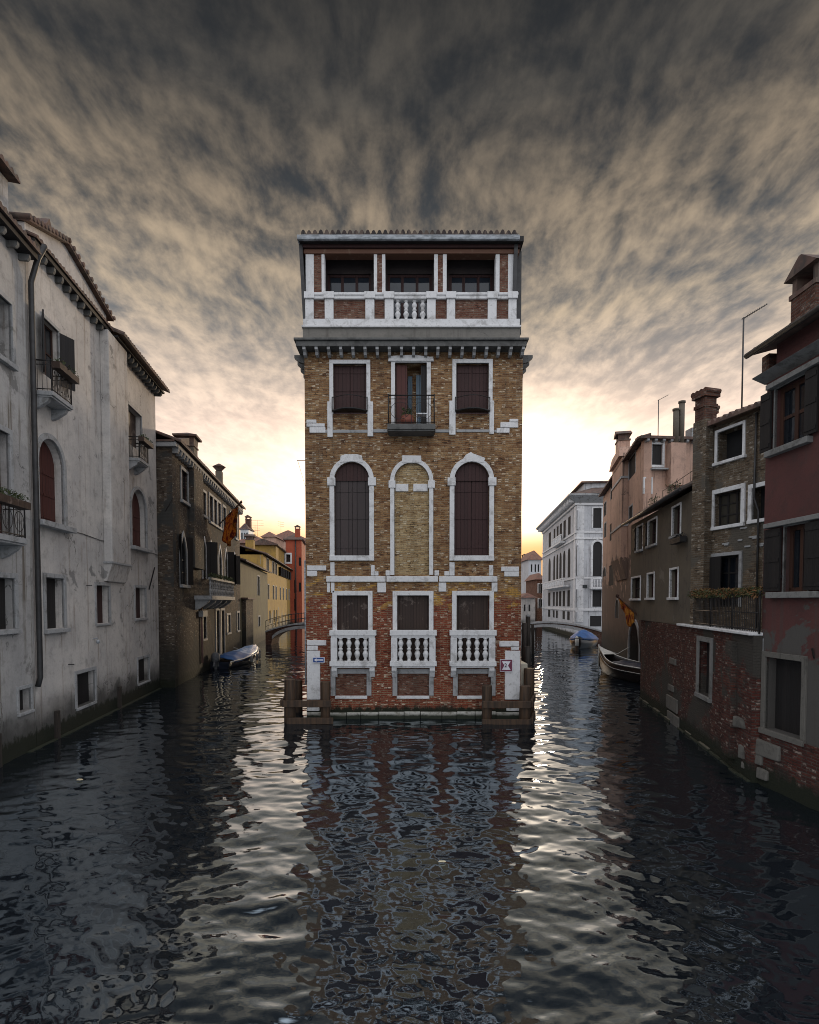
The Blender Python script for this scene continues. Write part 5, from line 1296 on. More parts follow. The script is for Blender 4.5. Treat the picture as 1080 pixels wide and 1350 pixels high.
# =================================================================== olive house over the wall
root, F = house('olive_house', 'olive brown rendered house with white framed windows above the low wall, lean to roof behind', (10.1, 25.0), (-1.26, -7.9))
OE = F.uz(912, 740)[0]
WF = (0.075, 0.03, STONE)
for (x0, y0, x1, y1, sh) in ((840.5, 694, 847.5, 725, 'l'), (855, 686, 866, 718, 'l'), (887, 668, 897.5, 705, None)):
    window(F, F.rect(x0, y0, x1, y1), fill='glass', surround=WF, sill=(0.09, 0.1, 0.1, STONE_D), nz=2, open_leaf=(WOOD_DARK, sh, 0.45) if sh else None)
for (x0, y0, x1, y1) in ((833, 762, 844.5, 789), (854, 757, 862.5, 788), (884, 751, 894, 787.5)):
    window(F, F.rect(x0, y0, x1, y1), fill='glass', surround=WF, sill=(0.09, 0.1, 0.1, STONE), nz=2)
wall(F, 0, OE, ZW + 0.012, 7.62, PL_OLIVE, depth=5)
u0, u1, z0, z1 = F.rect(886, 709, 899, 716, 0.2)
F.part(leaves(MB().box(u0, u1, -0.26, -0.05, z0, z1), ((u0 + u1) / 2, -0.15, z1 + 0.05), ((u1 - u0) / 2, 0.1, 0.08), 120, 0.04, 6), 'flower_box', WOOD_DARK)
tiled_roof(F, -0.15, OE, 7.63, over=0.35, run=1.6, pitch=24, thick=0.06)
F.part(MB().tube([(-0.15, -0.38, 7.66), (OE, -0.38, 7.66)], 0.055, 8), 'gutter', DARKMETAL)
mb = MB()
for u in np.arange(0.1, OE, 0.9): mb.tube([(u, 1.3, 8.4), (u, 1.3, 9.15)], 0.015, 5)
for z in (8.75, 9.12): mb.tube([(0.1, 1.3, z), (OE - 0.1, 1.3, z)], 0.012, 5)
F.part(mb, 'roof_rail', IRON)
# plants on the roof terrace
for (px, py, s, nm) in ((889, 642, 0.35, 'bushy dark plant with a leaning stem on the lean to roof of the olive house'), (862, 663, 0.28, 'low sprawling grey plant on the lean to roof of the olive house')):
    u, z = F.uz(px, py, -1.0); e = empty('roof_plant', nm, 'plant', F.world(u, 1.0, 8.35))
    mb = leaves(MB(), (0, 0, 0.3), (s * 0.8, s * 0.7, 0.26), 170, 0.05, int(px))
    mb.build('foliage', LEAF, e); MB().tube([(0, 0, 0), (0.03, 0, 0.4), (0.12, 0, 0.75)], 0.015, 5).build('stem', WOOD_PILE2, e)

# =================================================================== weathered brick house with the big chimney
root, F = house('weathered_brick_house', 'tall weathered grey brick house with a big outside chimney, set back behind the fence', (8.95, 17.2), (0.63, -2.2))
BE = 4.3
WB = (0.085, 0.04, STONE)
window(F, F.rect(946.5, 565, 980, 605), fill='void', surround=WB, sill=(0.09, 0.09, 0.12, STONE), reveal=0.35)
window(F, F.rect(942.5, 648, 978, 692), fill='glass', surround=(0.13, 0.05, STONE), sill=(0.10, 0.08, 0.12, STONE), nx=3, nz=3, sash=WOOD_DARK, pane=glass_mat('dusty_glass', (0.05, 0.045, 0.035), 0.25))
window(F, F.rect(992.5, 642, 1012, 684), fill='void', surround=(0.12, 0.05, STONE), sill=(0.10, 0.08, 0.12, STONE))
window(F, F.rect(936, 733, 975, 800), fill='glass', surround=(0.10, 0.05, STONE_D), nx=2, nz=3, sash=WOOD_DARK, open_leaf=None)
wall(F, 0, BE, 3.0, 9.35, BRICK_GREY, depth=6)
u0, u1, _, _ = F.rect(935, 733, 953, 790); F.part(MB().box(u0, u1, -0.09, -0.05, F.uz(950, 800)[1], F.uz(950, 734)[1]), 'shutter', WOOD_DARK)
us0, us1 = F.uz(912, 700, 0.3)[0], F.uz(929, 700, 0.3)[0]
sh = F.part(MB().box(us0, us1, -0.32, -0.001, 3.0, 9.6), 'chimney_shaft', BRICK_GREY, None, 0.02)
um = F.uz(926, 560, 0.0)[0]; zt0 = F.uz(930, 522, 0.1)[1]
chimney(F, um, 0.12, 9.45, zt0 - 0.30, 0.40, 0.42, 'crown', BRICK_DARK)
chimney(F, us0 + 0.05, 0.3, 9.4, 9.62, 0.2, 0.25, 'crown', BRICK_DARK)
tiled_roof(F, us0, BE, 9.36, over=0.28, run=3.5, pitch=14)
F.part(MB().tube([(2.3, -0.08, 3.4), (2.3, -0.08, 6.6), (2.15, -0.08, 7.0), (2.15, -0.06, 9.3)], 0.03, 6), 'rain_pipe', DARKMETAL)
rr = random.Random(9)
for i in range(9):
    u = rr.uniform(0.9, 2.4); z = F.uz(960, 712)[1] + rr.uniform(-0.3, 0.3); F.part(MB().box(u, u + rr.uniform(0.12, 0.3), -0.03, 0.01, z, z + 0.05), 'chipped_stone', STONE_D, None, 0.01)
tr = MB().hull([(8.9, 17.1, 3.0), (7.95, 12.25, 3.0), (11, 12.5, 3.0), (12, 17.2, 3.0)], [(8.9, 17.1, 3.30), (7.95, 12.25, 3.30), (11, 12.5, 3.30), (12, 17.2, 3.30)])
tag(tr.build('terrace', STONE_D), kind='structure')
b0 = F.world(F.uz(978, 545, -0.6)[0], 0.6, 9.7)
aerial('roof_aerial', 'tall thin mast with a slanting aerial beside the red house on the right', b0, F.uz(978, 420, -0.6)[1] - 9.7, 0.62, -0.2)

# =================================================================== salmon house
PO = (12.75, 30.0); PD = Vector((-0.217, -1)).normalized()
pe = Vector(PO) - PD * 16.5
root, F = house('salmon_house', 'tall flaking salmon pink house with a stepped chimney breast and twin roof flues', (pe.x, pe.y), PD)
PL_ = 16.5
for q in ((829.5, 602, 838, 628), (805.5, 632, 811, 656), (796.5, 663, 799.5, 680), (829.5, 668, 834, 690), (797, 690, 799.5, 708)):
    window(F, F.rect(*q), fill='plank', leaf=VOID, recess=0.025, surround=(0.10, 0.015, STONE_D))
for q in ((794.8, 748, 799.3, 760), (811.5, 790, 816, 815)):
    window(F, F.rect(*q), 'round', fill='plank', leaf=VOID, recess=0.025, surround=(0.1, 0.015, STONE_D))
for q in ((804, 690, 808.5, 712), (803, 745, 809, 772), (832, 738, 840, 768)):
    window(F, F.rect(*q), fill='plank', leaf=VOID, recess=0.025)
window(F, (F.uz(830, 840)[0], F.uz(844, 840)[0], -0.5, 3.0), 'round', fill='void', surround=(0.2, 0.08, STONE_D), reveal=0.8, name='water_gate')
wall(F, 0, PL_, -1.2, 12.95, PL_PINK, depth=0.4, back=False)
FR = Face(root, PO, (1, 0.09))
window(FR, FR.rect(859.5, 586, 873, 613), fill='plank', leaf=WOOD_DARK, recess=0.08, surround=(0.13, 0.05, STONE), bottom=True)
window(FR, FR.rect(850, 631, 858.5, 651), fill='plank', leaf=WOOD_DARK, recess=0.08, surround=(0.08, 0.04, STONE))
wall(FR, 0.002, 9, -1.2, 12.951, PL_PINK, depth=0.3, back=False, name='end_wall')
z = FR.uz(868, 618, 0.2)[1]; u = FR.uz(868, 618)[0]
FR.part(MB().box(u - 0.5, u + 0.5, -0.3, -0.001, z - 0.04, z + 0.04), 'shelf', STONE_D)
F.part(MB().hull([(0, 0.4, -1.2), (PL_ - 0.9, 0.4, -1.2), (PL_ - 3.6, 9, -1.2), (0, 9, -1.2)], [(0, 0.4, 12.94), (PL_ - 0.9, 0.4, 12.94), (PL_ - 3.6, 9, 12.94), (0, 9, 12.94)]), 'body', PL_PINK)
tiled_roof(F, 0, PL_ + 0.3, 12.955, over=0.4, run=0.3, pitch=14, tw=0.25)
FR.part(MB().box(-0.35, 9, -0.35, 0.3, 12.96, 13.10), 'eave_tiles', TILE)
eave_brackets(FR, 0.1, 5, 12.955, 0.3, 0.45, 0.14, 0.14, STONE_D)
# chimney breast with shoulders, stepping out over the canal
ub0, ub1 = F.uz(807, 650, 0.4)[0], F.uz(828.5, 650, 0.0)[0]
zt = F.uz(818, 590, 0.5)[1]; zb = F.uz(818, 735, 0.5)[1]
b = F.part(MB().box(ub0, ub1, -0.40, -0.001, zb, 13.3), 'chimney_breast', PL_PINK, None, 0.03)
F.part(MB().hull([(ub0, -0.08, zb - 1.3), (ub1, -0.08, zb - 1.3), (ub1, -0.001, zb - 1.3), (ub0, -0.001, zb - 1.3)], [(ub0, -0.40, zb - 0.001), (ub1, -0.40, zb - 0.001), (ub1, -0.001, zb - 0.001), (ub0, -0.001, zb - 0.001)]), 'corbel', PL_PINK, b)
mb = MB()
for z in (zb + 2.0, zb + 5.0): mb.box(ub0 - 0.05, ub1 + 0.05, -0.46, -0.001, z, z + 0.14)
F.part(mb, 'moulding', STONE_D, b)
F.part(MB().hull([(ub0 - 0.1, -0.6, 13.301), (ub1 + 0.1, -0.6, 13.301), (ub1 + 0.1, 0.5, 13.301), (ub0 - 0.1, 0.5, 13.301)], [(ub0 + 0.4, -0.5, 14.0), (ub1 - 0.4, -0.5, 14.0), (ub1 - 0.4, 0.4, 14.0), (ub0 + 0.4, 0.4, 14.0)]), 'shoulder', PL_PINK, b)
chimney(F, (ub0 + ub1) / 2, -0.05, 14.0, 14.7, 1.0, 0.75, 'slab', PL_PINK)
ul = F.uz(836, 620)[0]
F.part(MB().box(ul - 0.25, ul + 0.05, -0.02, 0.02, 8.3, 8.6), 'wall_patch', STONE_D)
# twin flues on a stained stack
us = FR.uz(894, 600, 0.4)[0]
st = FR.part(MB().box(us - 0.45, us + 0.42, -0.5, -0.001, FR.uz(894, 640, 0.4)[1], FR.uz(894, 584, 0.4)[1]), 'flue_stack', PL_PINK, None, 0.02)
for x, yt in ((892, 541), (899.5, 531)):
    uq = FR.uz(x, 560, 0.3)[0]; zq = FR.uz(x, yt, 0.3)[1]
    FR.part(MB().tube([(uq, -0.25, FR.uz(894, 585, 0.4)[1]), (uq, -0.25, zq)], 0.15, 10).tube([(uq, -0.25, zq + 0.001), (uq, -0.25, zq + 0.10)], 0.19, 10), 'flue', PL_OLIVE, st)
FR.part(MB().box(FR.uz(908, 570)[0], FR.uz(912, 570)[0], -0.3, 0.3, 13.11, 13.6), 'roof_vent', STONE_D)
q = FR.world(FR.uz(868, 560, -0.5)[0], 0.5, 13.1)
aerial('roof_aerial', 'short bent aerial on the roof of the salmon house', q, FR.uz(868, 527, -0.5)[1] - 13.1, 0.55, 0.1)
uq, zq = F.uz(838, 801, 0.0)
pb = F.world(F.uz(846, 815)[0] , -0.02, F.uz(846, 815)[1])
pb = Vector((9.98, 23.6, ZW + 0.1))
flag('gold_flag', 'small gold and crimson flag beside the water gate of the salmon house', pb, pb + Vector((-0.55, 1.2, 0.95)), 0.9, 0.8, (0.5, 0.8), 8)

# =================================================================== white palazzo
WO = (19.45, 64.0); WD2 = Vector((-0.10, -1)).normalized(); we = Vector(WO) - WD2 * 27.2
root, F = house('white_palazzo', 'white stone palazzo with tall arched windows and long balconies beyond the right bridge', (we.x, we.y), WD2)
WLn = 27.2
SW = (0.16, 0.08, STONE)
zz = lambda py: F.uz(759.5, py)[1]
cols = [(723.4, 726.4), (729.8, 732.2), (733.8, 736.4), (737.8, 740.8), (742.6, 745.8), (748.7, 752.2), (757.4, 761.0)]
cols_u = [F.uz((a + b) / 2, 720)[0] for a, b in cols]
for i, u in enumerate(cols_u):
    hw = (F.uz(cols[i][1], 720)[0] - F.uz(cols[i][0], 720)[0]) / 2
    window(F, (u - hw, u + hw, zz(699), zz(674)), fill='plank', leaf=VOID, recess=0.02, reveal=0.2)
    window(F, (u - hw, u + hw, zz(759), zz(718)), 'round', fill='plank', leaf=VOID, recess=0.02, reveal=0.2)
    window(F, (u - hw, u + hw, zz(800), zz(777)), fill='plank', leaf=VOID, recess=0.02, reveal=0.2)
    if i not in (3,): window(F, (u - hw, u + hw, zz(819), zz(807)), fill='plank', leaf=VOID, recess=0.02, reveal=0.2)
ZP = zz(664)
wall(F, 0, WLn, -1.2, ZP, PL_PALAZZO, depth=0.5, back=False)
FR = Face(root, WO, (1, 0.0))
window(FR, FR.rect(782, 670, 793, 696), fill='plank', leaf=WOOD_DARK, recess=0.06, surround=SW)
window(FR, FR.rect(781.5, 714, 793.5, 760), 'round', fill='plank', leaf=WOOD_DARK, recess=0.06, surround=(0.25, 0.12, STONE))
window(FR, FR.rect(781, 778, 793, 800), fill='plank', leaf=WOOD_DARK, recess=0.06, surround=SW)
window(FR, FR.rect(778, 812, 793, 826), fill='plank', leaf=WOOD_DARK, recess=0.06)
wall(FR, 0.002, 8, -1.2, ZP + 0.001, PL_PALAZZO, depth=0.4, back=False, name='end_wall')
F.part(MB().hull([(0, 0.5, -1.2), (WLn - 0.6, 0.5, -1.2), (WLn - 1.5, 8, -1.2), (0, 8, -1.2)], [(0, 0.5, ZP - 0.01), (WLn - 0.6, 0.5, ZP - 0.01), (WLn - 1.5, 8, ZP - 0.01), (0, 8, ZP - 0.01)]), 'body', PL_PALAZZO)
mb = MB(); mb2 = MB()
for py, h, pr in ((664, 0.25, 0.22), (701, 0.18, 0.12), (709, 0.2, 0.14), (761, 0.18, 0.10), (802, 0.3, 0.12)):
    z = zz(py); mb.box(0, WLn + pr, -pr, -0.001, z - h, z); mb2.box(0.003, 8, -pr, -0.001, z - h, z)
F.part(mb, 'moulding', STONE, None, 0.02); FR.part(mb2, 'moulding', STONE, None, 0.02)
for a in (0.15, WLn - 1.1): F.part(MB().box(a, a + 0.9, -0.07, -0.001, zz(820), ZP - 0.26), 'pilaster', STONE)
FR.part(MB().box(0.01, 0.9, -0.07, -0.001, zz(820), ZP - 0.26), 'pilaster', STONE)
# big cornice
ze = zz(656)
mb = MB().hull([(-0.1, -0.1, ZP + 0.001), (WLn + 0.1, -0.1, ZP + 0.001), (WLn + 0.1, 1, ZP + 0.001), (-0.1, 1, ZP + 0.001)], [(-1.0, -1.0, ze), (WLn + 1.0, -1.0, ze), (WLn + 1.0, 1, ze), (-1.0, 1, ze)])
mb.box(-1.05, WLn + 1.05, -1.05, 1, ze + 0.001, ze + 0.22)
cn = F.part(mb, 'cornice', STONE_D)
mb = MB().hull([(0.1, -0.1, ZP + 0.002), (8, -0.1, ZP + 0.002), (8, 1, ZP + 0.002), (0.1, 1, ZP + 0.002)], [(0.1, -1.0, ze - 0.001), (8, -1.0, ze - 0.001), (8, 1, ze - 0.001), (0.1, 1, ze - 0.001)]); mb.box(0.1, 8, -1.04, 1, ze + 0.002, ze + 0.221)
FR.part(mb, 'cornice', STONE_D)
for i in range(30):
    u = 0.3 + i * (WLn - 0.4) / 29; F.part(MB().box(u - 0.12, u + 0.12, -0.85, -0.3, ZP + 0.12, ze - 0.05), 'dentil', STONE, cn)
F.part(MB().hull([(-0.9, -0.9, ze + 0.23), (WLn + 0.9, -0.9, ze + 0.23), (WLn + 0.9, 9, ze + 0.23), (-0.9, 9, ze + 0.23)], [(3, 3.2, ze + 1.8), (WLn - 3, 3.2, ze + 1.8), (WLn - 3, 5, ze + 1.8), (3, 5, ze + 1.8)]), 'roof', TILE)
F.part(MB().box(WLn - 10, WLn - 2.2, 1.3, 5, ze + 0.6, ze + 2.0), 'roof_storey', PL_PALAZZO)
F.part(MB().box(WLn - 10.3, WLn - 1.8, 0.9, 5.3, ze + 2.001, ze + 2.2), 'storey_roof', TILE)
# balconies
for u0, u1, py, pz in ((cols_u[0] - 1.2, cols_u[5] + 1.2, 770, 0.9), (cols_u[2] - 0.9, cols_u[4] + 0.9, 703, 0.7)):
    zb = zz(py) if py > 720 else zz(705)
    bb = F.part(MB().box(u0, u1, -pz, -0.13, zb - 0.2, zb), 'stone_balcony', STONE)
    F.part(MB().box(u0, u1, -pz + 0.02, -pz + 0.2, zb + 0.75, zb + 0.9), 'hand_rail', STONE, bb)
    n = int((u1 - u0) / 0.36)
    for i in range(n + 1):
        u = u0 + 0.15 + (u1 - u0 - 0.3) * i / n
        if i % 6 == 0: F.part(MB().box(u - 0.12, u + 0.12, -pz + 0.01, -pz + 0.21, zb + 0.001, zb + 0.749), 'post', STONE, bb)
        else: F.part(MB().lathe(u, -pz + 0.1, [(0.07, 0), (0.05, 0.1), (0.10, 0.3), (0.05, 0.5), (0.08, 0.75)], 6, zb), 'baluster', STONE, bb)
u0, u1 = FR.uz(776.5, 765)[0], FR.uz(795, 765)[0]; zb = FR.uz(785, 774, 0.6)[1]
bb = FR.part(MB().box(u0, u1 + 1.5, -0.8, -0.13, zb - 0.2, zb), 'stone_balcony', STONE)
FR.part(MB().box(u0, u1 + 1.5, -0.78, -0.6, zb + 0.9, zb + 1.05), 'hand_rail', STONE, bb)
for i in range(11):
    u = u0 + 0.12 + 0.33 * i; FR.part(MB().lathe(u, -0.69, [(0.07, 0), (0.05, 0.1), (0.10, 0.3), (0.05, 0.55), (0.08, 0.9)], 6, zb) if i % 4 else MB().box(u - 0.13, u + 0.13, -0.77, -0.61, zb + 0.001, zb + 0.899), 'baluster' if i % 4 else 'post', STONE, bb)
FR.part(MB().box(FR.uz(768, 773)[0], FR.uz(774, 773)[0], -0.12, -0.07, FR.uz(770, 775)[1], FR.uz(770, 771)[1]), 'street_plate', SIGN_BLACK)

# houses closing the right canal
far_house('distant_house', 'narrow house with red brick front just past the white palazzo', 708, 716.5, 764, 96, BRICK_PANEL, 1.2, 9, [(710, 770, 712, 782), (713, 770, 715, 782), (710, 790, 712, 802), (713, 790, 715, 802)], sur=(0.15, 0.05, STONE))
far_house('distant_house', 'pale plaster house with a red roof ending the right canal', 697, 714, 738, 112, PL_PALAZZO, 2.0, 10, [(700, 744, 702, 754), (705, 744, 707, 754), (709, 744, 711, 754), (700, 764, 702, 776)])
rt, f, e, z = far_house('distant_house', 'farthest grey house with two chimneys seen past the brick tower house', 684, 700, 752, 128, PL_WHITE, 1.5, 10, [(689, 760, 691, 770), (694, 760, 696, 770), (689, 780, 691, 790), (694, 780, 696, 790)])
chimney(f, e * 0.55, 1.5, z, z + 3.2, 0.9, 0.9, 'slab'); chimney(f, e * 0.8, 1.5, z, z + 2.8, 0.9, 0.9, 'slab')
far_house('distant_house', 'low pale house at the waterline of the farthest right canal', 688, 706, 788, 92, PL_WHITE, 0.8, 8, [(691, 797, 693, 806), (697, 797, 699, 806)])

# =================================================================== bridges
def bridge(name, label, A, B, wid, ztop_end, rise, spring, cls, rail=False):
    A, B = Vector(A), Vector(B); L = (B - A).length; d = (B - A) / L
    r = empty(name, label, 'bridge', (A.x, A.y, 0), math.atan2(d.y, d.x))
    n = 24; mb = MB(); top = []; bot = []
    for i in range(n + 1):
        t = i / n; x = L * t; s_ = 4 * t * (1 - t)
        top.append((x, ztop_end + rise * s_))
        k = (t - 0.06) / 0.88
        bot.append((x, spring - 1.5 if k <= 0 or k >= 1 else spring + cls * math.sqrt(max(0, 1 - (2 * k - 1) ** 2))))
    vs = []
    for y in (0, wid): vs += [(x, y, z) for x, z in top] + [(x, y, z) for x, z in bot]
    m = n + 1; fs = []
    for i in range(n):
        fs.append((i, m + i, m + i + 1, i + 1)); fs.append((2 * m + i, 2 * m + i + 1, 3 * m + i + 1, 3 * m + i))
        fs.append((i, i + 1, 2 * m + i + 1, 2 * m + i)); fs.append((m + i, 3 * m + i, 3 * m + i + 1, m + i + 1))
    fs.append((0, 2 * m, 3 * m, m)); fs.append((n, m + n, 3 * m + n, 2 * m + n))
    mb.add(vs, fs); mb.build('arch', BRICK_DARK, r)
    for y0, y1 in ((-0.10, 0.22), (wid - 0.22, wid + 0.1)):
        mb = MB()
        for i in range(n):
            a, b = top[i], top[i + 1]
            mb.hull([(a[0], y0, a[1] + 0.002), (a[0], y1, a[1] + 0.002), (a[0], y1, a[1] + 0.14), (a[0], y0, a[1] + 0.14)], [(b[0], y0, b[1] + 0.002), (b[0], y1, b[1] + 0.002), (b[0], y1, b[1] + 0.14), (b[0], y0, b[1] + 0.14)])
        mb.build('coping', STONE_D, r)
    mb = MB()
    for i in range(1, n - 1):
        a, b = bot[i], bot[i + 1]
        if min(a[1], b[1]) < spring: continue
        mb.hull([(a[0], -0.06, a[1]), (a[0], -0.001, a[1]), (a[0], -0.001, a[1] + 0.3), (a[0], -0.06, a[1] + 0.3)], [(b[0], -0.06, b[1]), (b[0], -0.001, b[1]), (b[0], -0.001, b[1] + 0.3), (b[0], -0.06, b[1] + 0.3)])
    mb.build('arch_ring', STONE_D, r)
    if rail:
        mb = MB()
        for y in (0.06, wid - 0.06):
            for dz_ in (0.55, 1.1): mb.tube([(x, y, z + dz_) for x, z in top], 0.025, 5)
            for i in range(0, n + 1):
                mb.tube([(top[i][0], y, top[i][1] + 0.2), (top[i][0], y, top[i][1] + 1.1)], 0.018, 4)
        mb.build('railing', IRON, r)
    return r
bridge('canal_bridge', 'small arched stone bridge with iron railing crossing the left canal', (-14.0, 53.0, 0), (-6.3, 53.0, 0), 3.0, 1.25, 0.75, 0.1, 1.5, True)
bridge('canal_bridge', 'flat stone arched bridge crossing the right canal below the white palazzo', (9.0, 59.0, 0), (20.4, 56.5, 0), 3.0, 0.9, 1.05, -0.2, 1.75, False)

# =================================================================== boats
def loft(name, mat, parent, L, beam, fn, n=20, inner=0.0, stern=0.7):
    """open hull from stern (x=0) to bow (x=L). fn(t) -> (half width factor, gunwale height)"""
    prof = [(0.0, 0.0), (0.45, 0.03), (0.8, 0.25), (0.94, 0.6), (1.0, 1.0)]
    vs = []; fs = []
    for i in range(n + 1):
        t = i / n; hw, gh = fn(t); hw *= beam / 2; bt = -0.25 + max(0, t - 0.75) ** 2 * 6.0 * gh
        ring_ = [(-a * hw, bt + (gh - bt) * b) for a, b in prof[::-1]] + [(a * hw, bt + (gh - bt) * b) for a, b in prof[1:]]
        vs += [(L * t, y, z) for y, z in ring_]
    m = len(prof) * 2 - 1
    for i in range(n):
        for j in range(m - 1): fs.append((i * m + j, i * m + j + 1, (i + 1) * m + j + 1, (i + 1) * m + j))
    fs.append(tuple(range(m)))
    mb = MB(); mb.add(vs, fs, True); o = mb.build(name, mat, parent)
    s = o.modifiers.new('thickness', 'SOLIDIFY'); s.thickness = 0.035; s.offset = -1
    return o
def gunwale(parent, L, beam, fn, mat, r=0.03, drop=0.0, name='gunwale'):
    mb = MB()
    for sg in (-1, 1):
        mb.tube([(L * t, sg * fn(t)[0] * beam / 2 * (1.0 if drop == 0 else 0.985), fn(t)[1] - drop) for t in [i / 24 for i in range(25)]], r, 6)
    return mb.build(name, mat, parent)
def cover(parent, L, beam, fn, t0, t1, h, mat, name='tarpaulin', seed=1, lift=0.02, over=1.04, ridge=None):
    n, m = 26, 16; vs = []; rr = random.Random(seed); ph = [rr.uniform(0, 6) for _ in range(4)]
    for i in range(n + 1):
        t = t0 + (t1 - t0) * i / n; hw, gh = fn(t); hw *= beam / 2 * over; e = min(1, min(i, n - i) / 5)
        for j in range(m + 1):
            b = -1 + 2 * j / m
            crown = (1 - abs(b) ** 1.7) * h * (0.4 + 0.6 * e) * (ridge(t) if ridge else 1)
            wr = 0.03 * math.sin(t * 30 + b * 3 + ph[0]) * (1 - abs(b)) + 0.02 * math.sin(t * 17 - b * 9 + ph[1])
            vs.append((L * t, b * hw, gh + lift + crown + wr - (0.10 if j in (0, m) else 0)))
    fs = [(i * (m + 1) + j, (i + 1) * (m + 1) + j, (i + 1) * (m + 1) + j + 1, i * (m + 1) + j + 1) for i in range(n) for j in range(m)]
    mb = MB(); mb.add(vs, fs, True); o = mb.build(name, mat, parent)
    s = o.modifiers.new('thickness', 'SOLIDIFY'); s.thickness = 0.015
    return o
# left: covered motor boat
s0 = at(287, 880, 34.5); b0 = at(339, 862, 42.0)
s0 = Vector((-12.0, 34.0, 0)); b0 = Vector((-11.35, 40.6, 0))
bt = empty('covered_motorboat', 'small motorboat under a blue and pale tarpaulin moored at the brown gothic house', 'boat', s0, math.atan2(b0.y - s0.y, b0.x - s0.x))
Lb = (b0 - s0).length; fnl = lambda t: ((0.82 + 0.18 * math.sin(math.pi * min(1, t * 1.2))) * (1 - max(0, (t - 0.55) / 0.45) ** 2.2) + 0.01, 0.42 + 0.42 * t ** 1.8)
loft('hull', HULL_NAVY, bt, Lb, 2.0, fnl); gunwale(bt, Lb, 2.0, fnl, TRIM_WHITE, 0.035)
cover(bt, Lb, 2.0, fnl, 0.08, 0.5, 0.35, TARP, seed=2, over=1.03); cover(bt, Lb, 2.0, fnl, 0.36, 0.96, 0.30, TARP_LIGHT, 'plastic_sheet', 5, 0.05, 0.9)
for t in (0.42, 0.58, 0.70, 0.9):
    y = -fnl(t)[0] * 1.0 - 0.09
    MB().lathe(Lb * t, y, [(0.03, -0.22), (0.09, -0.15), (0.10, 0.12), (0.07, 0.2), (0.02, 0.26)], 10, 0.2 + 0.25 * t).tube([(Lb * t, y, 0.46 + 0.25 * t), (Lb * t, y + 0.08, fnl(t)[1])], 0.012, 5).build('fender', RUBBER, bt)
mo = MB().lathe(-0.25, 0, [(0.10, 0), (0.24, 0.06), (0.27, 0.3), (0.22, 0.5), (0.10, 0.58)], 12, 0.45); mo.box(-0.32, -0.16, -0.06, 0.06, -0.5, 0.46); mo.box(-0.12, 0.06, -0.12, 0.12, 0.15, 0.42)
mo.tube([(-0.4, 0.0, 0.55), (-0.75, -0.1, 0.2)], 0.06, 8)
mo.build('outboard_motor', MOTOR, bt)
MB().tube([(Lb * 0.97, 0.05, 0.75), (Lb * 0.9, 0.75, 0.55), (Lb * 0.82, 1.35, 0.9)], 0.015, 5).tube([(0.1, 0.6, 0.45), (0.0, 1.0, 0.4), (-0.1, 1.5, 0.8)], 0.015, 5).build('rope', TRIM_WHITE, bt)
# right: black open boat with white rubbing strakes
s0 = Vector((12.75, 26.2, 0)); b0 = Vector((11.35, 32.6, 0))
bt = empty('open_black_boat', 'black open boat with thin white trim and upturned bow below the water gate', 'boat', s0, math.atan2(b0.y - s0.y, b0.x - s0.x))
Lb = (b0 - s0).length; fnr = lambda t: ((0.75 + 0.25 * math.sin(math.pi * min(1, t * 1.15))) * (1 - max(0, (t - 0.5) / 0.5) ** 2.0) + 0.012, 0.80 + 0.72 * max(0, (t - 0.45) / 0.55) ** 2.6)
loft('hull', HULL_BLACK, bt, Lb, 1.75, fnr); gunwale(bt, Lb, 1.75, fnr, TRIM_WHITE, 0.028)
gunwale(bt, Lb, 1.78, fnr, TRIM_WHITE, 0.016, 0.28, 'rubbing_strake')
MB().tube([(Lb + 0.01, 0, 0.05), (Lb + 0.06, 0, 0.9), (Lb + 0.04, 0, 1.62)], 0.035, 6).build('stem_post', TRIM_WHITE, bt)
MB().hull([(Lb * 0.84, -0.42, 1.12), (Lb * 0.84, 0.42, 1.12), (Lb * 0.985, 0.03, 1.46), (Lb * 0.985, -0.03, 1.46)], [(Lb * 0.84, -0.42, 1.15), (Lb * 0.84, 0.42, 1.15), (Lb * 0.985, 0.03, 1.49), (Lb * 0.985, -0.03, 1.49)]).build('fore_deck', TRIM_WHITE, bt)
cover(bt, Lb, 1.6, fnr, 0.02, 0.68, 0.12, HULL_NAVY, 'boat_cover', 4, -0.06, 0.98)
for t in (0.3, 0.6): MB().box(Lb * t - 0.12, Lb * t + 0.12, -0.75, 0.75, 0.55, 0.59).build('thwart', WOOD_PILE, bt)
MB().tube([(Lb * 0.95, -0.05, 1.4), (Lb * 0.9, -0.8, 1.1), (Lb * 0.85, -1.3, 1.5)], 0.015, 5).build('rope', TRIM_WHITE, bt)
# right: boat under a bright blue cover
s0 = Vector((17.4, 53.2, 0)); b0 = Vector((14.9, 48.2, 0))
bt = empty('blue_covered_boat', 'boat under a peaked bright blue cover moored near the right bridge', 'boat', s0, math.atan2(b0.y - s0.y, b0.x - s0.x))
Lb = (b0 - s0).length; fnb = lambda t: ((0.85 + 0.15 * math.sin(math.pi * min(1, t * 1.2))) * (1 - max(0, (t - 0.6) / 0.4) ** 2.2) + 0.01, 0.70 + 0.25 * t ** 2)
loft('hull', HULL_BLACK, bt, Lb, 2.3, fnb); cover(bt, Lb, 2.3, fnb, 0.02, 0.94, 0.85, TARP2, seed=7, over=1.04, ridge=lambda t: 1 - 0.9 * abs(t - 0.5)); gunwale(bt, Lb, 2.32, fnb, HULL_NAVY, 0.03)
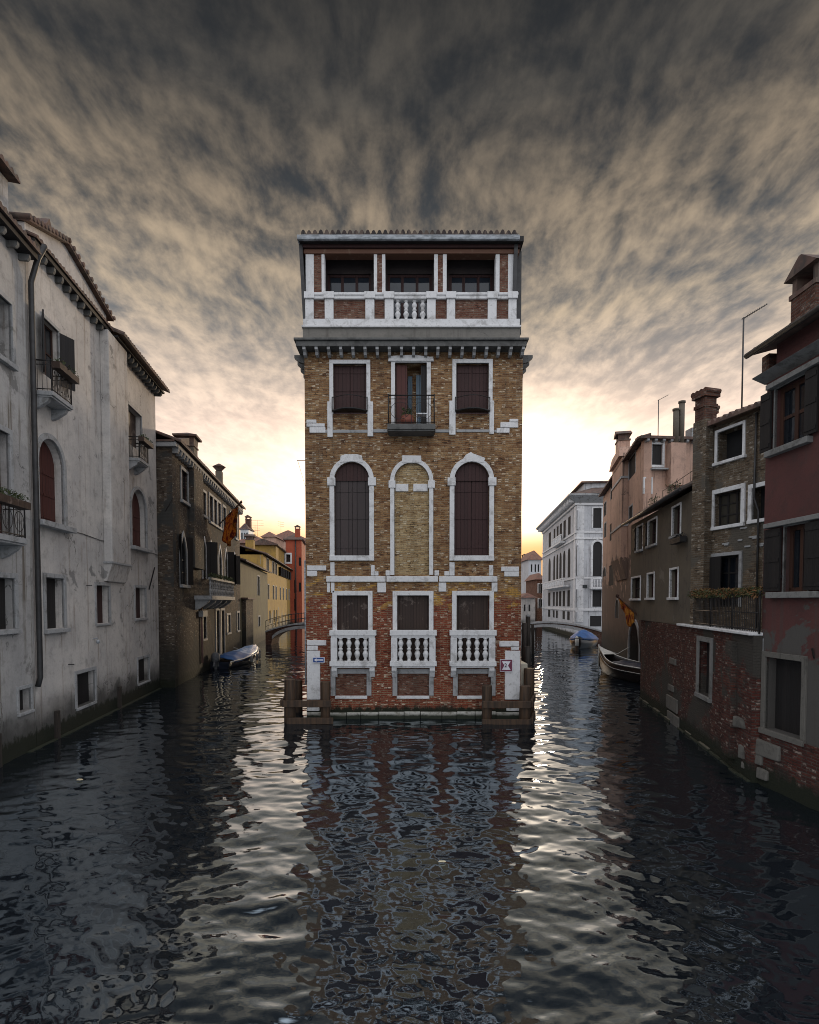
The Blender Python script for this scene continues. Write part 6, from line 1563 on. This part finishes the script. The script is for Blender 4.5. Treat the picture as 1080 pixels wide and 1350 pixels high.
# posts
def pile(label, x, y, top, r, mat=WOOD_PILE2, cap=None, grp='mooring posts beside the brick house', name='mooring_post'):
    e = empty(name, label, 'post', (x, y, 0), 0, grp)
    rr = random.Random(int(x * 77 + y)); a, b = rr.uniform(-0.06, 0.06), rr.uniform(-0.04, 0.04)
    MB().tube([(0, 0, -1.6), (a * 0.5, b * 0.5, top * 0.5), (a, b, top)], r, 10, r * 0.88).build('shaft', mat, e)
    if cap: MB().lathe(a, b, [(r * 0.9, 0), (r * 0.95, 0.08), (0.02, 0.22)], 10, top).build('post_cap', cap, e)
    return e
p = at(690.5, 850, 33); pile('dark mooring post closest to the right side of the brick house', p.x, 33, 2.9, 0.17)
p = at(697.0, 850, 35); pile('dark mooring post with a pale cap, tallest of the row right of the brick house', p.x, 35, 3.2, 0.17, cap=STONE_D)
p = at(693.5, 850, 30); pile('short dark mooring post in front of the row right of the brick house', p.x, 30, 1.7, 0.19)
p = at(703, 850, 44); pile('thin dark mooring post farthest along the row right of the brick house', p.x, 44, 2.4, 0.13)
p = ground(760.5, 858); pile('short white topped post standing in the water left of the blue covered boat', p.x, p.y, 1.05, 0.14, mat=WOOD_PILE, cap=TRIM_WHITE)
q = ground(760.5, 858)
MB().lathe(0, 0, [(0.15, 0.45), (0.155, 0.9), (0.14, 1.0)], 10).build('white_band', TRIM_WHITE, bpy.data.objects['mooring_post.004'])
for i, (px, py, sx, sy, lb) in enumerate(((105, 1028, 0.08, 0.04, 'pale crumpled litter floating on the dark water by the left houses'), (583, 1136, 0.07, 0.012, 'thin pale scrap floating in the middle of the dark reflection'))):
    g = ground(px, py, 0.03); mb = MB()
    n = 14; rr = random.Random(i + 2)
    a = [(sx * math.cos(2 * math.pi * k / n) * rr.uniform(0.8, 1.1), sy * math.sin(2 * math.pi * k / n) * rr.uniform(0.8, 1.1), rr.uniform(-0.005, 0.0)) for k in range(n)]
    mb.hull(a, [(x * 0.8, y * 0.8, 0.010 + rr.uniform(0, 0.008)) for x, y, _ in a])
    o = tag(mb.build('floating_litter', LITTER), lb, 'litter', 'litter floating on the water'); o.location = g

# =================================================================== water
def water():
    rng = np.random.default_rng(11)
    NR, NC = 900, 460
    y = 3.0 * (190.0 / 3.0) ** (np.linspace(0, 1, NR))
    t = np.linspace(-1, 1, NC)
    X = t[None, :] * (0.82 * y[:, None] + 1.2); Y = np.repeat(y[:, None], NC, 1)
    gd = np.maximum(np.gradient(y)[:, None], (2 * (0.82 * y + 1.2) / NC)[:, None])
    Z = np.zeros_like(X)
    for lam0, lam1, n, slope in WAVES:
        for _ in range(n):
            lam = math.exp(rng.uniform(math.log(lam0), math.log(lam1))); k = 2 * math.pi / lam
            th = rng.normal(math.pi / 2, 0.6); ph = rng.uniform(0, 2 * math.pi)
            a = slope * math.sqrt(2.0 / n) / k
            f = np.clip((lam / gd - 2.5) / 2.5, 0, 1)
            # waves come in patches rather than as an endless train
            q = 0.55 + 0.45 * np.sin(X * rng.uniform(0.2, 0.7) / lam0 ** 0.5 + rng.uniform(0, 6)) * np.sin(Y * rng.uniform(0.15, 0.5) / lam0 ** 0.5 + rng.uniform(0, 6))
            s = np.sin(k * (X * math.cos(th) + Y * math.sin(th)) + ph)
            Z += a * f * q * (s + 0.22 * np.cos(2 * (k * (X * math.cos(th) + Y * math.sin(th)) + ph)))
    vs = np.stack([X, Y, Z], -1).reshape(-1, 3)
    i = np.arange(NR - 1)[:, None] * NC + np.arange(NC - 1)[None, :]
    fs = np.stack([i, i + 1, i + NC + 1, i + NC], -1).reshape(-1, 4)
    ext = np.array([(-900, -300, -0.35), (900, -300, -0.35), (900, 1800, -0.35), (-900, 1800, -0.35)], float)
    nv = len(vs); vs = np.concatenate([vs, ext]); fs = np.concatenate([fs, [[nv, nv + 1, nv + 2, nv + 3]]])
    me = bpy.data.meshes.new('water'); me.vertices.add(len(vs)); me.vertices.foreach_set('co', vs.astype(np.float32).ravel())
    me.loops.add(fs.size); me.loops.foreach_set('vertex_index', fs.astype(np.int32).ravel())
    me.polygons.add(len(fs)); me.polygons.foreach_set('loop_start', (np.arange(len(fs)) * 4).astype(np.int32))
    me.polygons.foreach_set('use_smooth', np.ones(len(fs), bool)); me.update(calc_edges=True); me.validate()
    m, tt, b, co = new_mat('canal_water')
    b.inputs['Base Color'].default_value = (0.006, 0.008, 0.011, 1); b.inputs['Roughness'].default_value = 0.02
    b.inputs['IOR'].default_value = WATER_IOR; b.inputs['Specular IOR Level'].default_value = 0.5; b.inputs['Specular Tint'].default_value = (0.75, 0.89, 1.0, 1)
    h = tt.math('ADD', tt.noise(tt.scalev(co, (0.7, 1.6, 1)), 7.0, 4, 0.55, 0.4), tt.math('MULTIPLY', tt.noise(tt.scalev(co, (0.7, 1.5, 1)), 22.0, 3, 0.5), 0.25))
    bump(tt, b, h, WATER_BUMP, 0.02)
    me.materials.append(m)
    o = bpy.data.objects.new('water', me); COL.objects.link(o); tag(o, kind='structure')
WAVES = ((0.9, 2.4, 14, 0.045), (0.36, 0.9, 30, 0.075), (0.14, 0.36, 44, 0.068))
WATER_IOR = 3.6; WATER_BUMP = 0.05
water()
